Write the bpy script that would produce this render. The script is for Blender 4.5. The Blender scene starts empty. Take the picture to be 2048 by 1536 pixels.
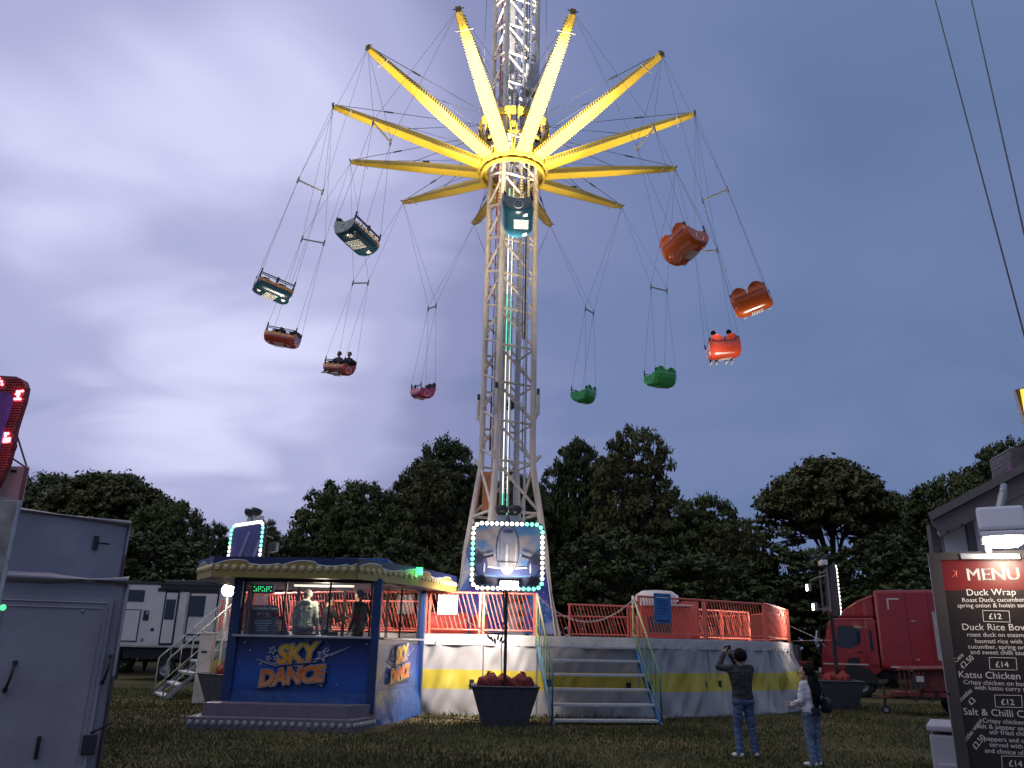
import bpy, bmesh, math, random
import numpy as np
from mathutils import Vector as V, Matrix, noise

random.seed(11); RNG = np.random.default_rng(5)
S = bpy.context.scene
COL = S.collection
R = math.radians
FPX, PITCH, ROLL, EYE = 1602.0, R(18.04), R(1.14), 1.7

# ------------------------------------------------------------------ camera
cam = bpy.data.cameras.new('camera'); camo = bpy.data.objects.new('camera', cam); COL.objects.link(camo)
cam.sensor_width = 36; cam.lens = FPX / 2048 * 36; cam.clip_end = 2000; cam.clip_start = .05
camo.matrix_world = Matrix.Translation((0, 0, EYE)) @ Matrix.Rotation(R(90) + PITCH, 4, 'X') @ Matrix.Rotation(ROLL, 4, 'Z')
S.camera = camo

def ray(px, py):
    a, b = px - 1024, py - 768
    cr, sr = math.cos(ROLL), math.sin(ROLL)
    x = (a * cr + b * sr) / FPX; z = -(-a * sr + b * cr) / FPX
    c, s = math.cos(PITCH), math.sin(PITCH)
    return V((x, c - z * s, s + z * c))
def at(px, py, y):                       # the point of the pixel's ray at distance y
    r = ray(px, py); t = y / r.y
    return V((r.x * t, y, r.z * t + EYE))
def gr(px, py, z=0.0):                   # the point of the pixel's ray at height z
    r = ray(px, py); t = (z - EYE) / r.z
    return V((r.x * t, r.y * t, z))

# ------------------------------------------------------------------ sky, sun, exposure
GLOW = ray(330, 480).normalized(); GLOW1 = ray(400, 395).normalized(); GLOW2 = ray(500, 965).normalized()
def build_world():
    w = bpy.data.worlds.new('World'); S.world = w; w.use_nodes = True
    nt = w.node_tree; N = nt.nodes; L = nt.links; N.clear()
    out = N.new('ShaderNodeOutputWorld'); bg = N.new('ShaderNodeBackground'); L.new(bg.outputs[0], out.inputs[0])
    tc = N.new('ShaderNodeTexCoord'); sep = N.new('ShaderNodeSeparateXYZ'); L.new(tc.outputs['Generated'], sep.inputs[0])
    def math_(op, a, b=None, clamp=False):
        n = N.new('ShaderNodeMath'); n.operation = op; n.use_clamp = clamp
        for i, q in enumerate((a, b)):
            if q is None: continue
            if isinstance(q, (int, float)): n.inputs[i].default_value = q
            else: L.new(q, n.inputs[i])
        return n.outputs[0]
    za = math_('ADD', math_('ABSOLUTE', sep.outputs[2]), .22)
    comb = N.new('ShaderNodeCombineXYZ')
    L.new(math_('DIVIDE', sep.outputs[0], za), comb.inputs[0]); L.new(math_('DIVIDE', sep.outputs[1], za), comb.inputs[1])
    def nz(scale, det, dist, off, rough=.5):
        mp = N.new('ShaderNodeMapping'); mp.inputs['Location'].default_value = off; mp.inputs['Scale'].default_value = (1, 1.35, 1)
        L.new(comb.outputs[0], mp.inputs[0])
        n = N.new('ShaderNodeTexNoise'); n.inputs['Scale'].default_value = scale; n.inputs['Detail'].default_value = det
        n.inputs['Distortion'].default_value = dist; n.inputs['Roughness'].default_value = rough
        L.new(mp.outputs[0], n.inputs['Vector']); return n.outputs[0]
    n1 = nz(.95, 3, .5, (3.1, 1.7, 0)); n2 = nz(2.4, 4, .7, (.3, 8.2, 0), .45)
    dot = N.new('ShaderNodeVectorMath'); dot.operation = 'DOT_PRODUCT'; dot.inputs[1].default_value = GLOW
    L.new(tc.outputs['Generated'], dot.inputs[0])
    def lobe(dirn, lo, amt):
        dt = N.new('ShaderNodeVectorMath'); dt.operation = 'DOT_PRODUCT'; dt.inputs[1].default_value = dirn; L.new(tc.outputs['Generated'], dt.inputs[0])
        q = N.new('ShaderNodeMapRange'); q.interpolation_type = 'SMOOTHSTEP'; q.inputs['From Min'].default_value = lo; q.inputs['To Max'].default_value = amt; L.new(dt.outputs['Value'], q.inputs['Value']); return q.outputs[0]
    gw = lobe(GLOW, .70, .36); gg = math_('ADD', gw, math_('ADD', lobe(GLOW1, .915, .46), lobe(GLOW2, .955, .20)))
    cl = math_('ADD', math_('MULTIPLY', math_('SUBTRACT', n1, .5), .95), math_('MULTIPLY', math_('SUBTRACT', n2, .5), .6))
    # clouds catch more of the afterglow where the glow is, so contrast grows there
    fac = math_('ADD', gg, math_('MULTIPLY', cl, math_('ADD', math_('MULTIPLY', gw, .9), .30)))
    fac = math_('ADD', fac, .10)
    rp = N.new('ShaderNodeValToRGB'); e = rp.color_ramp.elements; rp.color_ramp.interpolation = 'EASE'
    e[0].position = 0; e[0].color = (.096, .148, .285, 1)
    e[1].position = 1; e[1].color = (.58, .58, .80, 1)
    for p, c in ((.22, (.136, .184, .345, 1)), (.5, (.225, .243, .420, 1)), (.75, (.35, .36, .565, 1))):
        q = e.new(p); q.color = c
    L.new(fac, rp.inputs[0])
    sky = N.new('ShaderNodeTexSky'); sky.sky_type = 'NISHITA'; sky.sun_disc = False
    sky.sun_elevation = R(2); sky.sun_rotation = math.atan2(-.42, -.10); sky.dust_density = 2
    m = N.new('ShaderNodeMixRGB'); m.blend_type = 'ADD'; m.inputs[0].default_value = .004
    L.new(rp.outputs[0], m.inputs[1]); L.new(sky.outputs[0], m.inputs[2]); L.new(m.outputs[0], bg.inputs[0])
    bg.inputs[1].default_value = SKY_STRENGTH
SKY_STRENGTH = 1.11
build_world()
sl = bpy.data.lights.new('sun', 'SUN'); so = bpy.data.objects.new('sun', sl); COL.objects.link(so)
sl.energy = .95; sl.angle = R(80); sl.color = (1, .93, .86)
so.rotation_euler = (-V((-.42, -.10, .9))).to_track_quat('-Z', 'Y').to_euler()
S.view_settings.view_transform = 'Standard'; S.view_settings.look = 'None'; S.view_settings.exposure = .15; S.view_settings.gamma = 1
S.render.resolution_x, S.render.resolution_y = 1024, 768

# ------------------------------------------------------------------ helpers
CUR = Matrix.Identity(4)
class frame:                              # builds everything inside it in a turned and moved frame
    def __init__(s, loc=(0, 0, 0), rz=0, m=None): s.m = m if m is not None else Matrix.Translation(loc) @ Matrix.Rotation(rz, 4, 'Z')
    def __enter__(s):
        global CUR
        s.old = CUR; CUR = CUR @ s.m
    def __exit__(s, *a):
        global CUR
        CUR = s.old
def loc_of(p):
    o = V((0, 0, 0))
    while p is not None: o = o + p.location; p = p.parent
    return o
def thing(name, label, cat, p=(0, 0, 0), group=None):
    o = bpy.data.objects.new(name, None); COL.objects.link(o); o.location = CUR @ V(p); o.empty_display_size = .2
    return tag(o, label, cat, group)
def tag(o, label, cat, group=None):
    o['label'] = label; o['category'] = cat
    if group: o['group'] = group
    return o
def structure(o): o['kind'] = 'structure'; return o
def stuff(o): o['kind'] = 'stuff'; return o

MATS = {}
def mat(name, col, rough=.55, metal=0., var=.12, scale=3., bump=0., emit=0., ecol=None, coat=0., spec=None, trans=0., alpha=1.):
    m = bpy.data.materials.new(name); m.use_nodes = True; nt = m.node_tree; N = nt.nodes; L = nt.links
    b = N['Principled BSDF']; b.inputs['Base Color'].default_value = (*col, 1)
    b.inputs['Roughness'].default_value = rough; b.inputs['Metallic'].default_value = metal
    b.inputs['Coat Weight'].default_value = coat; b.inputs['Transmission Weight'].default_value = trans; b.inputs['Alpha'].default_value = alpha
    if spec is not None: b.inputs['Specular IOR Level'].default_value = spec
    if var or bump:
        tc = N.new('ShaderNodeNewGeometry'); nz = N.new('ShaderNodeTexNoise'); nz.inputs['Scale'].default_value = scale
        nz.inputs['Detail'].default_value = 6; nz.inputs['Roughness'].default_value = .62; L.new(tc.outputs['Position'], nz.inputs['Vector'])
    if var:
        r = N.new('ShaderNodeMapRange'); r.inputs['From Min'].default_value = .3; r.inputs['From Max'].default_value = .7
        r.inputs['To Min'].default_value = 1 - var * 1.6; r.inputs['To Max'].default_value = 1 + var * .6; L.new(nz.outputs[0], r.inputs['Value'])
        h = N.new('ShaderNodeHueSaturation'); h.inputs['Color'].default_value = (*col, 1); L.new(r.outputs[0], h.inputs['Value'])
        L.new(h.outputs[0], b.inputs['Base Color'])
        r2 = N.new('ShaderNodeMapRange'); r2.inputs['To Min'].default_value = min(1, rough + .18); r2.inputs['To Max'].default_value = max(.02, rough - .12)
        L.new(nz.outputs[0], r2.inputs['Value']); L.new(r2.outputs[0], b.inputs['Roughness'])
    if bump:
        bn = N.new('ShaderNodeBump'); bn.inputs['Strength'].default_value = bump; bn.inputs['Distance'].default_value = .02
        L.new(nz.outputs[0], bn.inputs['Height']); L.new(bn.outputs[0], b.inputs['Normal'])
    if emit:
        b.inputs['Emission Color'].default_value = (*(ecol or col), 1); b.inputs['Emission Strength'].default_value = emit
    MATS[name] = m; return m
def ramp_mat(name, stops, axis=2, lo=0., hi=1., rough=.5, noise_amt=0., scale=2., coat=0., metal=0.):
    """base colour that runs through several colours along a world axis"""
    m = bpy.data.materials.new(name); m.use_nodes = True; nt = m.node_tree; N = nt.nodes; L = nt.links; b = N['Principled BSDF']
    g = N.new('ShaderNodeNewGeometry'); s = N.new('ShaderNodeSeparateXYZ'); L.new(g.outputs['Position'], s.inputs[0])
    mr = N.new('ShaderNodeMapRange'); mr.inputs['From Min'].default_value = lo; mr.inputs['From Max'].default_value = hi; L.new(s.outputs[axis], mr.inputs['Value'])
    src = mr.outputs[0]
    if noise_amt:
        nz = N.new('ShaderNodeTexNoise'); nz.inputs['Scale'].default_value = scale; nz.inputs['Detail'].default_value = 5; L.new(g.outputs['Position'], nz.inputs['Vector'])
        a = N.new('ShaderNodeMath'); a.operation = 'MULTIPLY_ADD'; L.new(nz.outputs[0], a.inputs[0]); a.inputs[1].default_value = noise_amt; L.new(src, a.inputs[2])
        a2 = N.new('ShaderNodeMath'); a2.operation = 'SUBTRACT'; L.new(a.outputs[0], a2.inputs[0]); a2.inputs[1].default_value = noise_amt * .5; src = a2.outputs[0]
    rp = N.new('ShaderNodeValToRGB'); el = rp.color_ramp.elements
    el[0].position = stops[0][0]; el[0].color = (*stops[0][1], 1); el[1].position = stops[-1][0]; el[1].color = (*stops[-1][1], 1)
    for p, c in stops[1:-1]: el.new(p).color = (*c, 1)
    L.new(src, rp.inputs[0]); L.new(rp.outputs[0], b.inputs['Base Color'])
    b.inputs['Roughness'].default_value = rough; b.inputs['Coat Weight'].default_value = coat; b.inputs['Metallic'].default_value = metal
    MATS[name] = m; return m
def glass_mat(name, tint=(.9, .93, .95), op=.12):
    m = bpy.data.materials.new(name); m.use_nodes = True; nt = m.node_tree; N = nt.nodes; L = nt.links; N.clear()
    o = N.new('ShaderNodeOutputMaterial'); t = N.new('ShaderNodeBsdfTransparent'); g = N.new('ShaderNodeBsdfGlossy'); x = N.new('ShaderNodeMixShader'); f = N.new('ShaderNodeFresnel')
    t.inputs[0].default_value = (*tint, 1); g.inputs['Roughness'].default_value = .04; f.inputs[0].default_value = 1.45
    a = N.new('ShaderNodeMath'); a.operation = 'ADD'; a.inputs[1].default_value = op * .3; L.new(f.outputs[0], a.inputs[0])
    L.new(a.outputs[0], x.inputs[0]); L.new(t.outputs[0], x.inputs[1]); L.new(g.outputs[0], x.inputs[2]); L.new(x.outputs[0], o.inputs[0])
    MATS[name] = m; return m
def MT(m): return MATS[m] if isinstance(m, str) else m

def mk(name, verts, faces, m, parent=None, smooth=False, fm=None, fix=False, local=False):
    me = bpy.data.meshes.new(name)
    off = loc_of(parent) if parent is not None else V((0, 0, 0))
    vs = [tuple((CUR @ V(v)) - off) for v in verts] if not local else verts
    o = bpy.data.objects.new(name, me); COL.objects.link(o)
    if parent is None and not local:                 # a one-mesh thing: origin at its base
        c = sum((V(v) for v in vs), V()) / len(vs); c.z = min(v[2] for v in vs)
        o.location = c; vs = [tuple(V(v) - c) for v in vs]
    me.from_pydata(vs, [], faces); me.update()
    for q in (m if isinstance(m, (list, tuple)) else [m]): me.materials.append(MT(q))
    if fm is not None: me.polygons.foreach_set('material_index', fm)
    if fix:
        bm = bmesh.new(); bm.from_mesh(me); bmesh.ops.recalc_face_normals(bm, faces=bm.faces); bm.to_mesh(me); bm.free()
    if smooth: me.polygons.foreach_set('use_smooth', [True] * len(me.polygons))
    if parent is not None: o.parent = parent
    return o
def bm_obj(name, bm, m, parent=None, smooth=False):
    vs = [v.co.copy() for v in bm.verts]; bm.verts.index_update()
    fs = [[v.index for v in f.verts] for f in bm.faces]; bm.free()
    return mk(name, vs, fs, m, parent, smooth)

def axes(d):
    d = V(d).normalized(); a = V((0, 0, 1)) if abs(d.z) < .95 else V((1, 0, 0))
    x = d.cross(a).normalized(); return x, x.cross(d).normalized(), d
ROD = {}
def unit_rod(m, n):
    k = (MT(m).name, n)
    if k not in ROD:
        me = bpy.data.meshes.new('rod'); vs = []; fs = []
        for z in (0, 1):
            for i in range(n): a = 2 * math.pi * (i + .5) / n; vs.append((math.cos(a), math.sin(a), z))
        for i in range(n): fs.append((i, (i + 1) % n, n + (i + 1) % n, n + i))
        fs += [tuple(range(n - 1, -1, -1)), tuple(range(n, 2 * n))]
        me.from_pydata(vs, [], fs); me.materials.append(MT(m))
        if n > 4: me.polygons.foreach_set('use_smooth', [True] * n + [False] * 2)
        ROD[k] = me
    return ROD[k]
def rod(name, p, q, r, m, parent=None, n=8, r2=None):
    """a bar between two points; alike bars share one mesh (n=4: square tube)"""
    p = CUR @ V(p); q = CUR @ V(q)
    o = bpy.data.objects.new(name, unit_rod(m, n)); COL.objects.link(o)
    x, y, d = axes(q - p); L = (q - p).length; ry = r2 or r
    M = Matrix(((x.x * r, y.x * ry, d.x * L, p.x), (x.y * r, y.y * ry, d.y * L, p.y), (x.z * r, y.z * ry, d.z * L, p.z), (0, 0, 0, 1)))
    if parent is not None: o.parent = parent; M = Matrix.Translation(-loc_of(parent)) @ M
    o.matrix_basis = M; return o
def box(name, c, s, m, parent=None, rz=0., bev=.012, rot=None):
    bm = bmesh.new(); bmesh.ops.create_cube(bm, size=1)
    for v in bm.verts: v.co = V((v.co.x * s[0], v.co.y * s[1], v.co.z * s[2]))
    if bev: bmesh.ops.bevel(bm, geom=bm.edges[:], offset=min(bev, min(s) * .35), segments=2, profile=.6, affect='EDGES')
    M = Matrix.Translation(V(c)) @ (rot if rot is not None else Matrix.Rotation(rz, 4, 'Z'))
    for v in bm.verts: v.co = M @ v.co
    return bm_obj(name, bm, m, parent)
def prism(name, poly, z0, z1, m, parent=None, bev=0.):
    bm = bmesh.new(); n = len(poly)
    f = bm.faces.new([bm.verts.new((x, y, z0)) for x, y in poly])
    r = bmesh.ops.extrude_face_region(bm, geom=[f])
    for v in r['geom']:
        if isinstance(v, bmesh.types.BMVert): v.co.z = z1
    bmesh.ops.recalc_face_normals(bm, faces=bm.faces)
    if bev: bmesh.ops.bevel(bm, geom=bm.edges[:], offset=bev, segments=2, profile=.6, affect='EDGES')
    return bm_obj(name, bm, m, parent)
def slab(name, pts, th, m, parent=None, bev=0.):
    """flat outline (3D points, in one plane) given a thickness"""
    pts = [V(p) for p in pts]; n = (pts[1] - pts[0]).cross(pts[2] - pts[0])
    k = 3
    while n.length < 1e-9 and k < len(pts): n = (pts[1] - pts[0]).cross(pts[k] - pts[0]); k += 1
    n.normalize(); bm = bmesh.new()
    f = bm.faces.new([bm.verts.new(p - n * th / 2) for p in pts])
    r = bmesh.ops.extrude_face_region(bm, geom=[f])
    for v in r['geom']:
        if isinstance(v, bmesh.types.BMVert): v.co += n * th
    bmesh.ops.recalc_face_normals(bm, faces=bm.faces)
    if bev: bmesh.ops.bevel(bm, geom=bm.edges[:], offset=bev, segments=1, affect='EDGES')
    return bm_obj(name, bm, m, parent)
def tube_geo(pts, rad, n=8, cap=True):
    pts = [V(p) for p in pts]; rad = rad if isinstance(rad, (list, tuple)) else [rad] * len(pts); vs = []; fs = []
    x = None
    for i, p in enumerate(pts):
        d = (pts[min(i + 1, len(pts) - 1)] - pts[max(i - 1, 0)]).normalized()
        if x is None: x, y, _ = axes(d)
        else: x = (x - d * x.dot(d)).normalized(); y = d.cross(x)
        for k in range(n): a = 2 * math.pi * k / n; vs.append(p + (x * math.cos(a) + y * math.sin(a)) * rad[i])
    for i in range(len(pts) - 1):
        for k in range(n): fs.append((i * n + k, i * n + (k + 1) % n, (i + 1) * n + (k + 1) % n, (i + 1) * n + k))
    if cap: fs += [tuple(range(n - 1, -1, -1)), tuple(range((len(pts) - 1) * n, len(pts) * n))]
    return vs, fs
def tube(name, pts, rad, m, parent=None, n=8):
    vs, fs = tube_geo(pts, rad, n); return mk(name, vs, fs, m, parent, smooth=True)
def join(parts):
    vs = []; fs = []
    for a, b in parts: o = len(vs); vs += list(a); fs += [tuple(i + o for i in f) for f in b]
    return vs, fs
def lathe_geo(prof, n=16, c=(0, 0, 0), rot=None):
    vs = []; fs = []; c = V(c)
    for r, z in prof:
        for k in range(n):
            a = 2 * math.pi * k / n; p = V((r * math.cos(a), r * math.sin(a), z)); vs.append(c + (rot @ p if rot else p))
    for i in range(len(prof) - 1):
        for k in range(n): fs.append((i * n + k, i * n + (k + 1) % n, (i + 1) * n + (k + 1) % n, (i + 1) * n + k))
    return vs, fs
SH = {}
def shared(name, key, geo, m, M, parent=None, smooth=True):
    """an object on a mesh kept once per key; M places it in the current frame"""
    k = (key, MT(m).name)
    if k not in SH:
        me = bpy.data.meshes.new(name); vs, fs = geo(); me.from_pydata([tuple(v) for v in vs], [], fs); me.materials.append(MT(m))
        if smooth: me.polygons.foreach_set('use_smooth', [True] * len(me.polygons))
        SH[k] = me
    o = bpy.data.objects.new(name, SH[k]); COL.objects.link(o); M = CUR @ M
    if parent is not None: o.parent = parent; M = Matrix.Translation(-loc_of(parent)) @ M
    o.matrix_basis = M; return o
def dome_geo(): return lathe_geo([(1, -.2), (1, 0), (.93, .38), (.72, .72), (.4, .93), (0.02, 1)], 12)
def cap_geo(): return lathe_geo([(1, -.3), (1, .25), (.86, .42), (.7, .42), (.62, .2), (.45, .55), (.02, .62)], 14)
def bulb(name, p, d, r, m, parent, geo=dome_geo, key='dome'):
    x, y, z = axes(d)
    M = Matrix.Translation(V(p)) @ Matrix((x, y, z)).transposed().to_4x4() @ Matrix.Scale(r, 4)
    return shared(name, key, geo, m, M, parent)
FONT = None
def text(name, s, p, u, v, size, m, parent=None, align='LEFT', off=0., ext=.0, shear=0., spacing=1., bold=0.):
    """flat lettering: p anchor, u along the line, v up"""
    c = bpy.data.curves.new(name, 'FONT'); c.body = s; c.size = size; c.align_x = align; c.offset = off + bold; c.extrude = ext; c.shear = shear; c.space_character = spacing
    c.resolution_u = 3
    o = bpy.data.objects.new(name, c); COL.objects.link(o)
    me = bpy.data.meshes.new_from_object(o.evaluated_get(bpy.context.evaluated_depsgraph_get()))
    bpy.data.objects.remove(o); bpy.data.curves.remove(c)
    u = V(u).normalized(); v = V(v); v = (v - u * v.dot(u)).normalized(); n = u.cross(v)
    p = V(p); vs = [p + u * q.co.x + v * q.co.y + n * q.co.z for q in me.vertices]; fs = [tuple(f.vertices) for f in me.polygons]
    bpy.data.meshes.remove(me)
    return mk(name, vs, fs, m, parent)
def lamp_light(name, kind, p, target, energy, color=(1, 1, 1), parent=None, size=.1, spot=80, blend=.6):
    l = bpy.data.lights.new(name, kind); l.energy = energy; l.color = color
    if kind == 'SPOT': l.spot_size = R(spot); l.spot_blend = blend; l.shadow_soft_size = size
    elif kind == 'POINT': l.shadow_soft_size = size
    else: l.shape = 'DISK'; l.size = size
    o = bpy.data.objects.new(name, l); COL.objects.link(o)
    p = CUR @ V(p); q = CUR @ V(target)
    M = Matrix.Translation(p) @ (q - p).to_track_quat('-Z', 'Y').to_matrix().to_4x4()
    if parent is not None: o.parent = parent; M = Matrix.Translation(-loc_of(parent)) @ M
    o.matrix_basis = M; return o

# ------------------------------------------------------------------ materials
mat('white_paint', (.74, .72, .68), .45, var=.12); mat('cream_paint', (.72, .66, .58), .42, var=.16, scale=2)
mat('dark_metal', (.045, .045, .05), .5, .3); mat('grey_metal', (.30, .30, .31), .45, .6); mat('bare_alu', (.52, .52, .54), .38, .85, var=.18, scale=8)
mat('black', (.012, .012, .014), .5); mat('rope', (.19, .19, .23), .7, var=0); mat('rubber', (.02, .02, .02), .8)
mat('yellow_paint', (.82, .55, .05), .38, var=.08, scale=1.5); mat('yellow_band', (.72, .55, .045), .5, var=.12)
mat('rail_red', (.80, .17, .11), .42, var=.1); mat('rail_dark_red', (.5, .06, .05), .45)
mat('tarp_grey', (.37, .35, .34), .36, var=.08, scale=1.7); mat('tarp_yellow', (.52, .41, .04), .42, var=.1, scale=1.7)
mat('tarp_blue', (.03, .10, .34), .3, var=.2, scale=3); mat('deck_top', (.34, .30, .28), .6, var=.2, scale=6)
mat('tub_grey', (.075, .075, .09), .6, var=.2, scale=6); mat('sack_red', (.22, .025, .022), .75, var=.3, scale=9, bump=.1)
mat('blue_metal', (.03, .12, .36), .4, .2, var=.15)
mat('bulb_white', (.9, .9, .85), .3, var=0, emit=2.2, ecol=(1, .95, .80)); mat('bulb_mint', (.3, .8, .65), .3, var=0, emit=1.6, ecol=(.25, 1, .70)); mat('bulb_green', (.1, .7, .3), .3, var=0, emit=4., ecol=(.12, 1, .45)); mat('bulb_off', (.42, .40, .37), .25, var=0, coat=.5)
mat('bulb_amber', (.62, .50, .25), .28, var=0, coat=.5)
mat('lamp_glow', (1, 1, 1), .3, var=0, emit=30, ecol=(1, .95, .86)); mat('led_red', (1, .1, .1), .3, var=0, emit=8, ecol=(1, .12, .14)); mat('led_green', (.1, .8, .25), .3, var=0, emit=1.2, ecol=(.1, 1, .35))
mat('led_strip_white', (.9, 1, .95), .4, var=0, emit=1.5, ecol=(.95, 1, .92)); mat('led_strip_green', (.3, .9, .6), .4, var=0, emit=1.1, ecol=(.12, .85, .52)); mat('led_strip_warm', (1, .9, .7), .4, var=0, emit=1.3, ecol=(1, .9, .66))
glass_mat('glass'); mat('dark_glass', (.012, .014, .018), .08, var=0, coat=.5)
# ------------------------------------------------------------------ ground and grass
DECK = [(-3.4, 22), (3.4, 22), (7.7, 24.8), (9.8, 29), (9.6, 33.5), (6, 38), (-6, 38), (-10, 33.5), (-10, 29), (-7.7, 24.8)]
def ground_z(x, y): return 0.03 * noise.noise(V((x * .35, y * .35, 0))) - .03
def build_ground():
    m = bpy.data.materials.new('field_turf'); m.use_nodes = True; N = m.node_tree.nodes; L = m.node_tree.links; b = N['Principled BSDF']
    g = N.new('ShaderNodeNewGeometry'); n1 = N.new('ShaderNodeTexNoise'); n1.inputs['Scale'].default_value = .33; n1.inputs['Detail'].default_value = 5
    n2 = N.new('ShaderNodeTexNoise'); n2.inputs['Scale'].default_value = 14; n2.inputs['Detail'].default_value = 6
    for n in (n1, n2): L.new(g.outputs['Position'], n.inputs['Vector'])
    mx = N.new('ShaderNodeMath'); mx.operation = 'MULTIPLY_ADD'; L.new(n2.outputs[0], mx.inputs[0]); mx.inputs[1].default_value = .45; L.new(n1.outputs[0], mx.inputs[2])
    r = N.new('ShaderNodeValToRGB'); e = r.color_ramp.elements; e[0].position = .42; e[0].color = (.030, .038, .013, 1); e[1].position = .95; e[1].color = (.17, .13, .07, 1)
    e.new(.62).color = (.060, .060, .025, 1); e.new(.78).color = (.11, .09, .048, 1)
    L.new(mx.outputs[0], r.inputs[0]); L.new(r.outputs[0], b.inputs['Base Color']); b.inputs['Roughness'].default_value = .95; b.inputs['Specular IOR Level'].default_value = .1
    bp = N.new('ShaderNodeBump'); bp.inputs['Strength'].default_value = .6; bp.inputs['Distance'].default_value = .05; L.new(n2.outputs[0], bp.inputs['Height']); L.new(bp.outputs[0], b.inputs['Normal'])
    MATS['field_turf'] = m
    xs = list(np.linspace(-400, -20, 12)) + list(np.linspace(-18, 22, 81)) + list(np.linspace(25, 400, 12))
    ys = list(np.linspace(-60, 2, 8)) + list(np.linspace(3, 45, 85)) + list(np.linspace(50, 500, 14))
    vs = [(x, y, ground_z(x, y) if -18 <= x <= 22 and 3 <= y <= 45 else -.03) for y in ys for x in xs]; w = len(xs)
    fs = [(j * w + i, j * w + i + 1, (j + 1) * w + i + 1, (j + 1) * w + i) for j in range(len(ys) - 1) for i in range(w - 1)]
    structure(mk('ground', vs, fs, 'field_turf', smooth=True, local=True))
build_ground()
def build_grass():
    m = bpy.data.materials.new('grass_blade'); m.use_nodes = True; N = m.node_tree.nodes; L = m.node_tree.links; b = N['Principled BSDF']
    g = N.new('ShaderNodeNewGeometry'); r = N.new('ShaderNodeValToRGB'); e = r.color_ramp.elements
    e[0].color = (.034, .046, .013, 1); e[1].color = (.19, .15, .08, 1); e.new(.45).color = (.062, .072, .022, 1); e.new(.75).color = (.115, .098, .045, 1)
    nn = N.new('ShaderNodeTexNoise'); nn.inputs['Scale'].default_value = .4; nn.inputs['Detail'].default_value = 3; L.new(g.outputs['Position'], nn.inputs['Vector'])
    a = N.new('ShaderNodeMath'); a.operation = 'MULTIPLY_ADD'; L.new(nn.outputs[0], a.inputs[0]); a.inputs[1].default_value = 1.3; a.inputs[2].default_value = -.55
    a2 = N.new('ShaderNodeMath'); a2.operation = 'MULTIPLY_ADD'; L.new(g.outputs['Random Per Island'], a2.inputs[0]); a2.inputs[1].default_value = .75; L.new(a.outputs[0], a2.inputs[2])
    L.new(a2.outputs[0], r.inputs[0]); L.new(r.outputs[0], b.inputs['Base Color']); b.inputs['Roughness'].default_value = .8; b.inputs['Specular IOR Level'].default_value = .2
    MATS['grass_blade'] = m
    n = 150000
    y = 8.5 + 22 * RNG.random(n) ** 1.5; x = (RNG.random(n) - .5) * (y * 1.15 + 3) + .4
    ux, uy = np.array([d[0] for d in DECK]), np.array([d[1] for d in DECK])
    inside = np.zeros(n, bool)
    for i in range(len(DECK)):
        x1, y1 = DECK[i]; x2, y2 = DECK[(i + 1) % len(DECK)]
        c = ((y1 > y) != (y2 > y)) & (x < (x2 - x1) * (y - y1) / (y2 - y1 + 1e-9) + x1); inside ^= c
    booth = (x > -6.6) & (x < -2.4) & (y > 17.5) & (y < 22); keep = ~inside & ~booth
    x, y = x[keep], y[keep]; n = len(x)
    patch = np.array([noise.noise(V((a * .55, b * .55, 3))) for a, b in zip(x, y)])
    edge = np.exp(-((y - 21.6) / .5) ** 2) * (x > -2.4) * (x < 5)
    h = (.022 + .035 * RNG.random(n) + .05 * np.clip(patch, 0, 1) * RNG.random(n) + .10 * edge * RNG.random(n)); h *= 1 + (RNG.random(n) > .985) * 1.2
    a = RNG.random(n) * 2 * np.pi; w = .006 + .006 * RNG.random(n) + .0004 * y; ln = h * (.3 + .8 * RNG.random(n)); b = RNG.random(n) * 2 * np.pi
    z = np.full(n, -.05)
    v = np.empty((n, 3, 3)); v[:, 0] = np.stack([x - w * np.cos(a), y - w * np.sin(a), z], 1); v[:, 1] = np.stack([x + w * np.cos(a), y + w * np.sin(a), z], 1)
    v[:, 2] = np.stack([x + ln * np.cos(b), y + ln * np.sin(b), z + .03 + h], 1)
    me = bpy.data.meshes.new('grass'); me.vertices.add(n * 3); me.vertices.foreach_set('co', v.ravel()); me.loops.add(n * 3); me.loops.foreach_set('vertex_index', np.arange(n * 3))
    me.polygons.add(n); me.polygons.foreach_set('loop_start', np.arange(n) * 3); me.polygons.foreach_set('loop_total', np.full(n, 3)); me.update(); me.materials.append(m)
    o = bpy.data.objects.new('grass', me); COL.objects.link(o); stuff(o); o['label'] = 'short patchy grass, green and dry brown, across the field'; o['category'] = 'grass'
build_grass()

# ------------------------------------------------------------------ trees
def leaf_mat(name, dark, light):
    m = bpy.data.materials.new(name); m.use_nodes = True; N = m.node_tree.nodes; L = m.node_tree.links; b = N['Principled BSDF']
    g = N.new('ShaderNodeNewGeometry'); r = N.new('ShaderNodeValToRGB'); e = r.color_ramp.elements; e[0].color = (*dark, 1); e[1].color = (*light, 1)
    nn = N.new('ShaderNodeTexNoise'); nn.inputs['Scale'].default_value = .55; nn.inputs['Detail'].default_value = 3; L.new(g.outputs['Position'], nn.inputs['Vector']); a = N.new('ShaderNodeMath'); a.operation = 'MULTIPLY_ADD'; L.new(g.outputs['Random Per Island'], a.inputs[0]); a.inputs[1].default_value = .55; mr = N.new('ShaderNodeMapRange'); mr.inputs['From Min'].default_value = .35; mr.inputs['From Max'].default_value = .65; mr.inputs['To Max'].default_value = .5; L.new(nn.outputs[0], mr.inputs['Value']); L.new(mr.outputs[0], a.inputs[2]); L.new(a.outputs[0], r.inputs[0]); L.new(r.outputs[0], b.inputs['Base Color']); b.inputs['Roughness'].default_value = .6; b.inputs['Specular IOR Level'].default_value = .25
    MATS[name] = m
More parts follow.
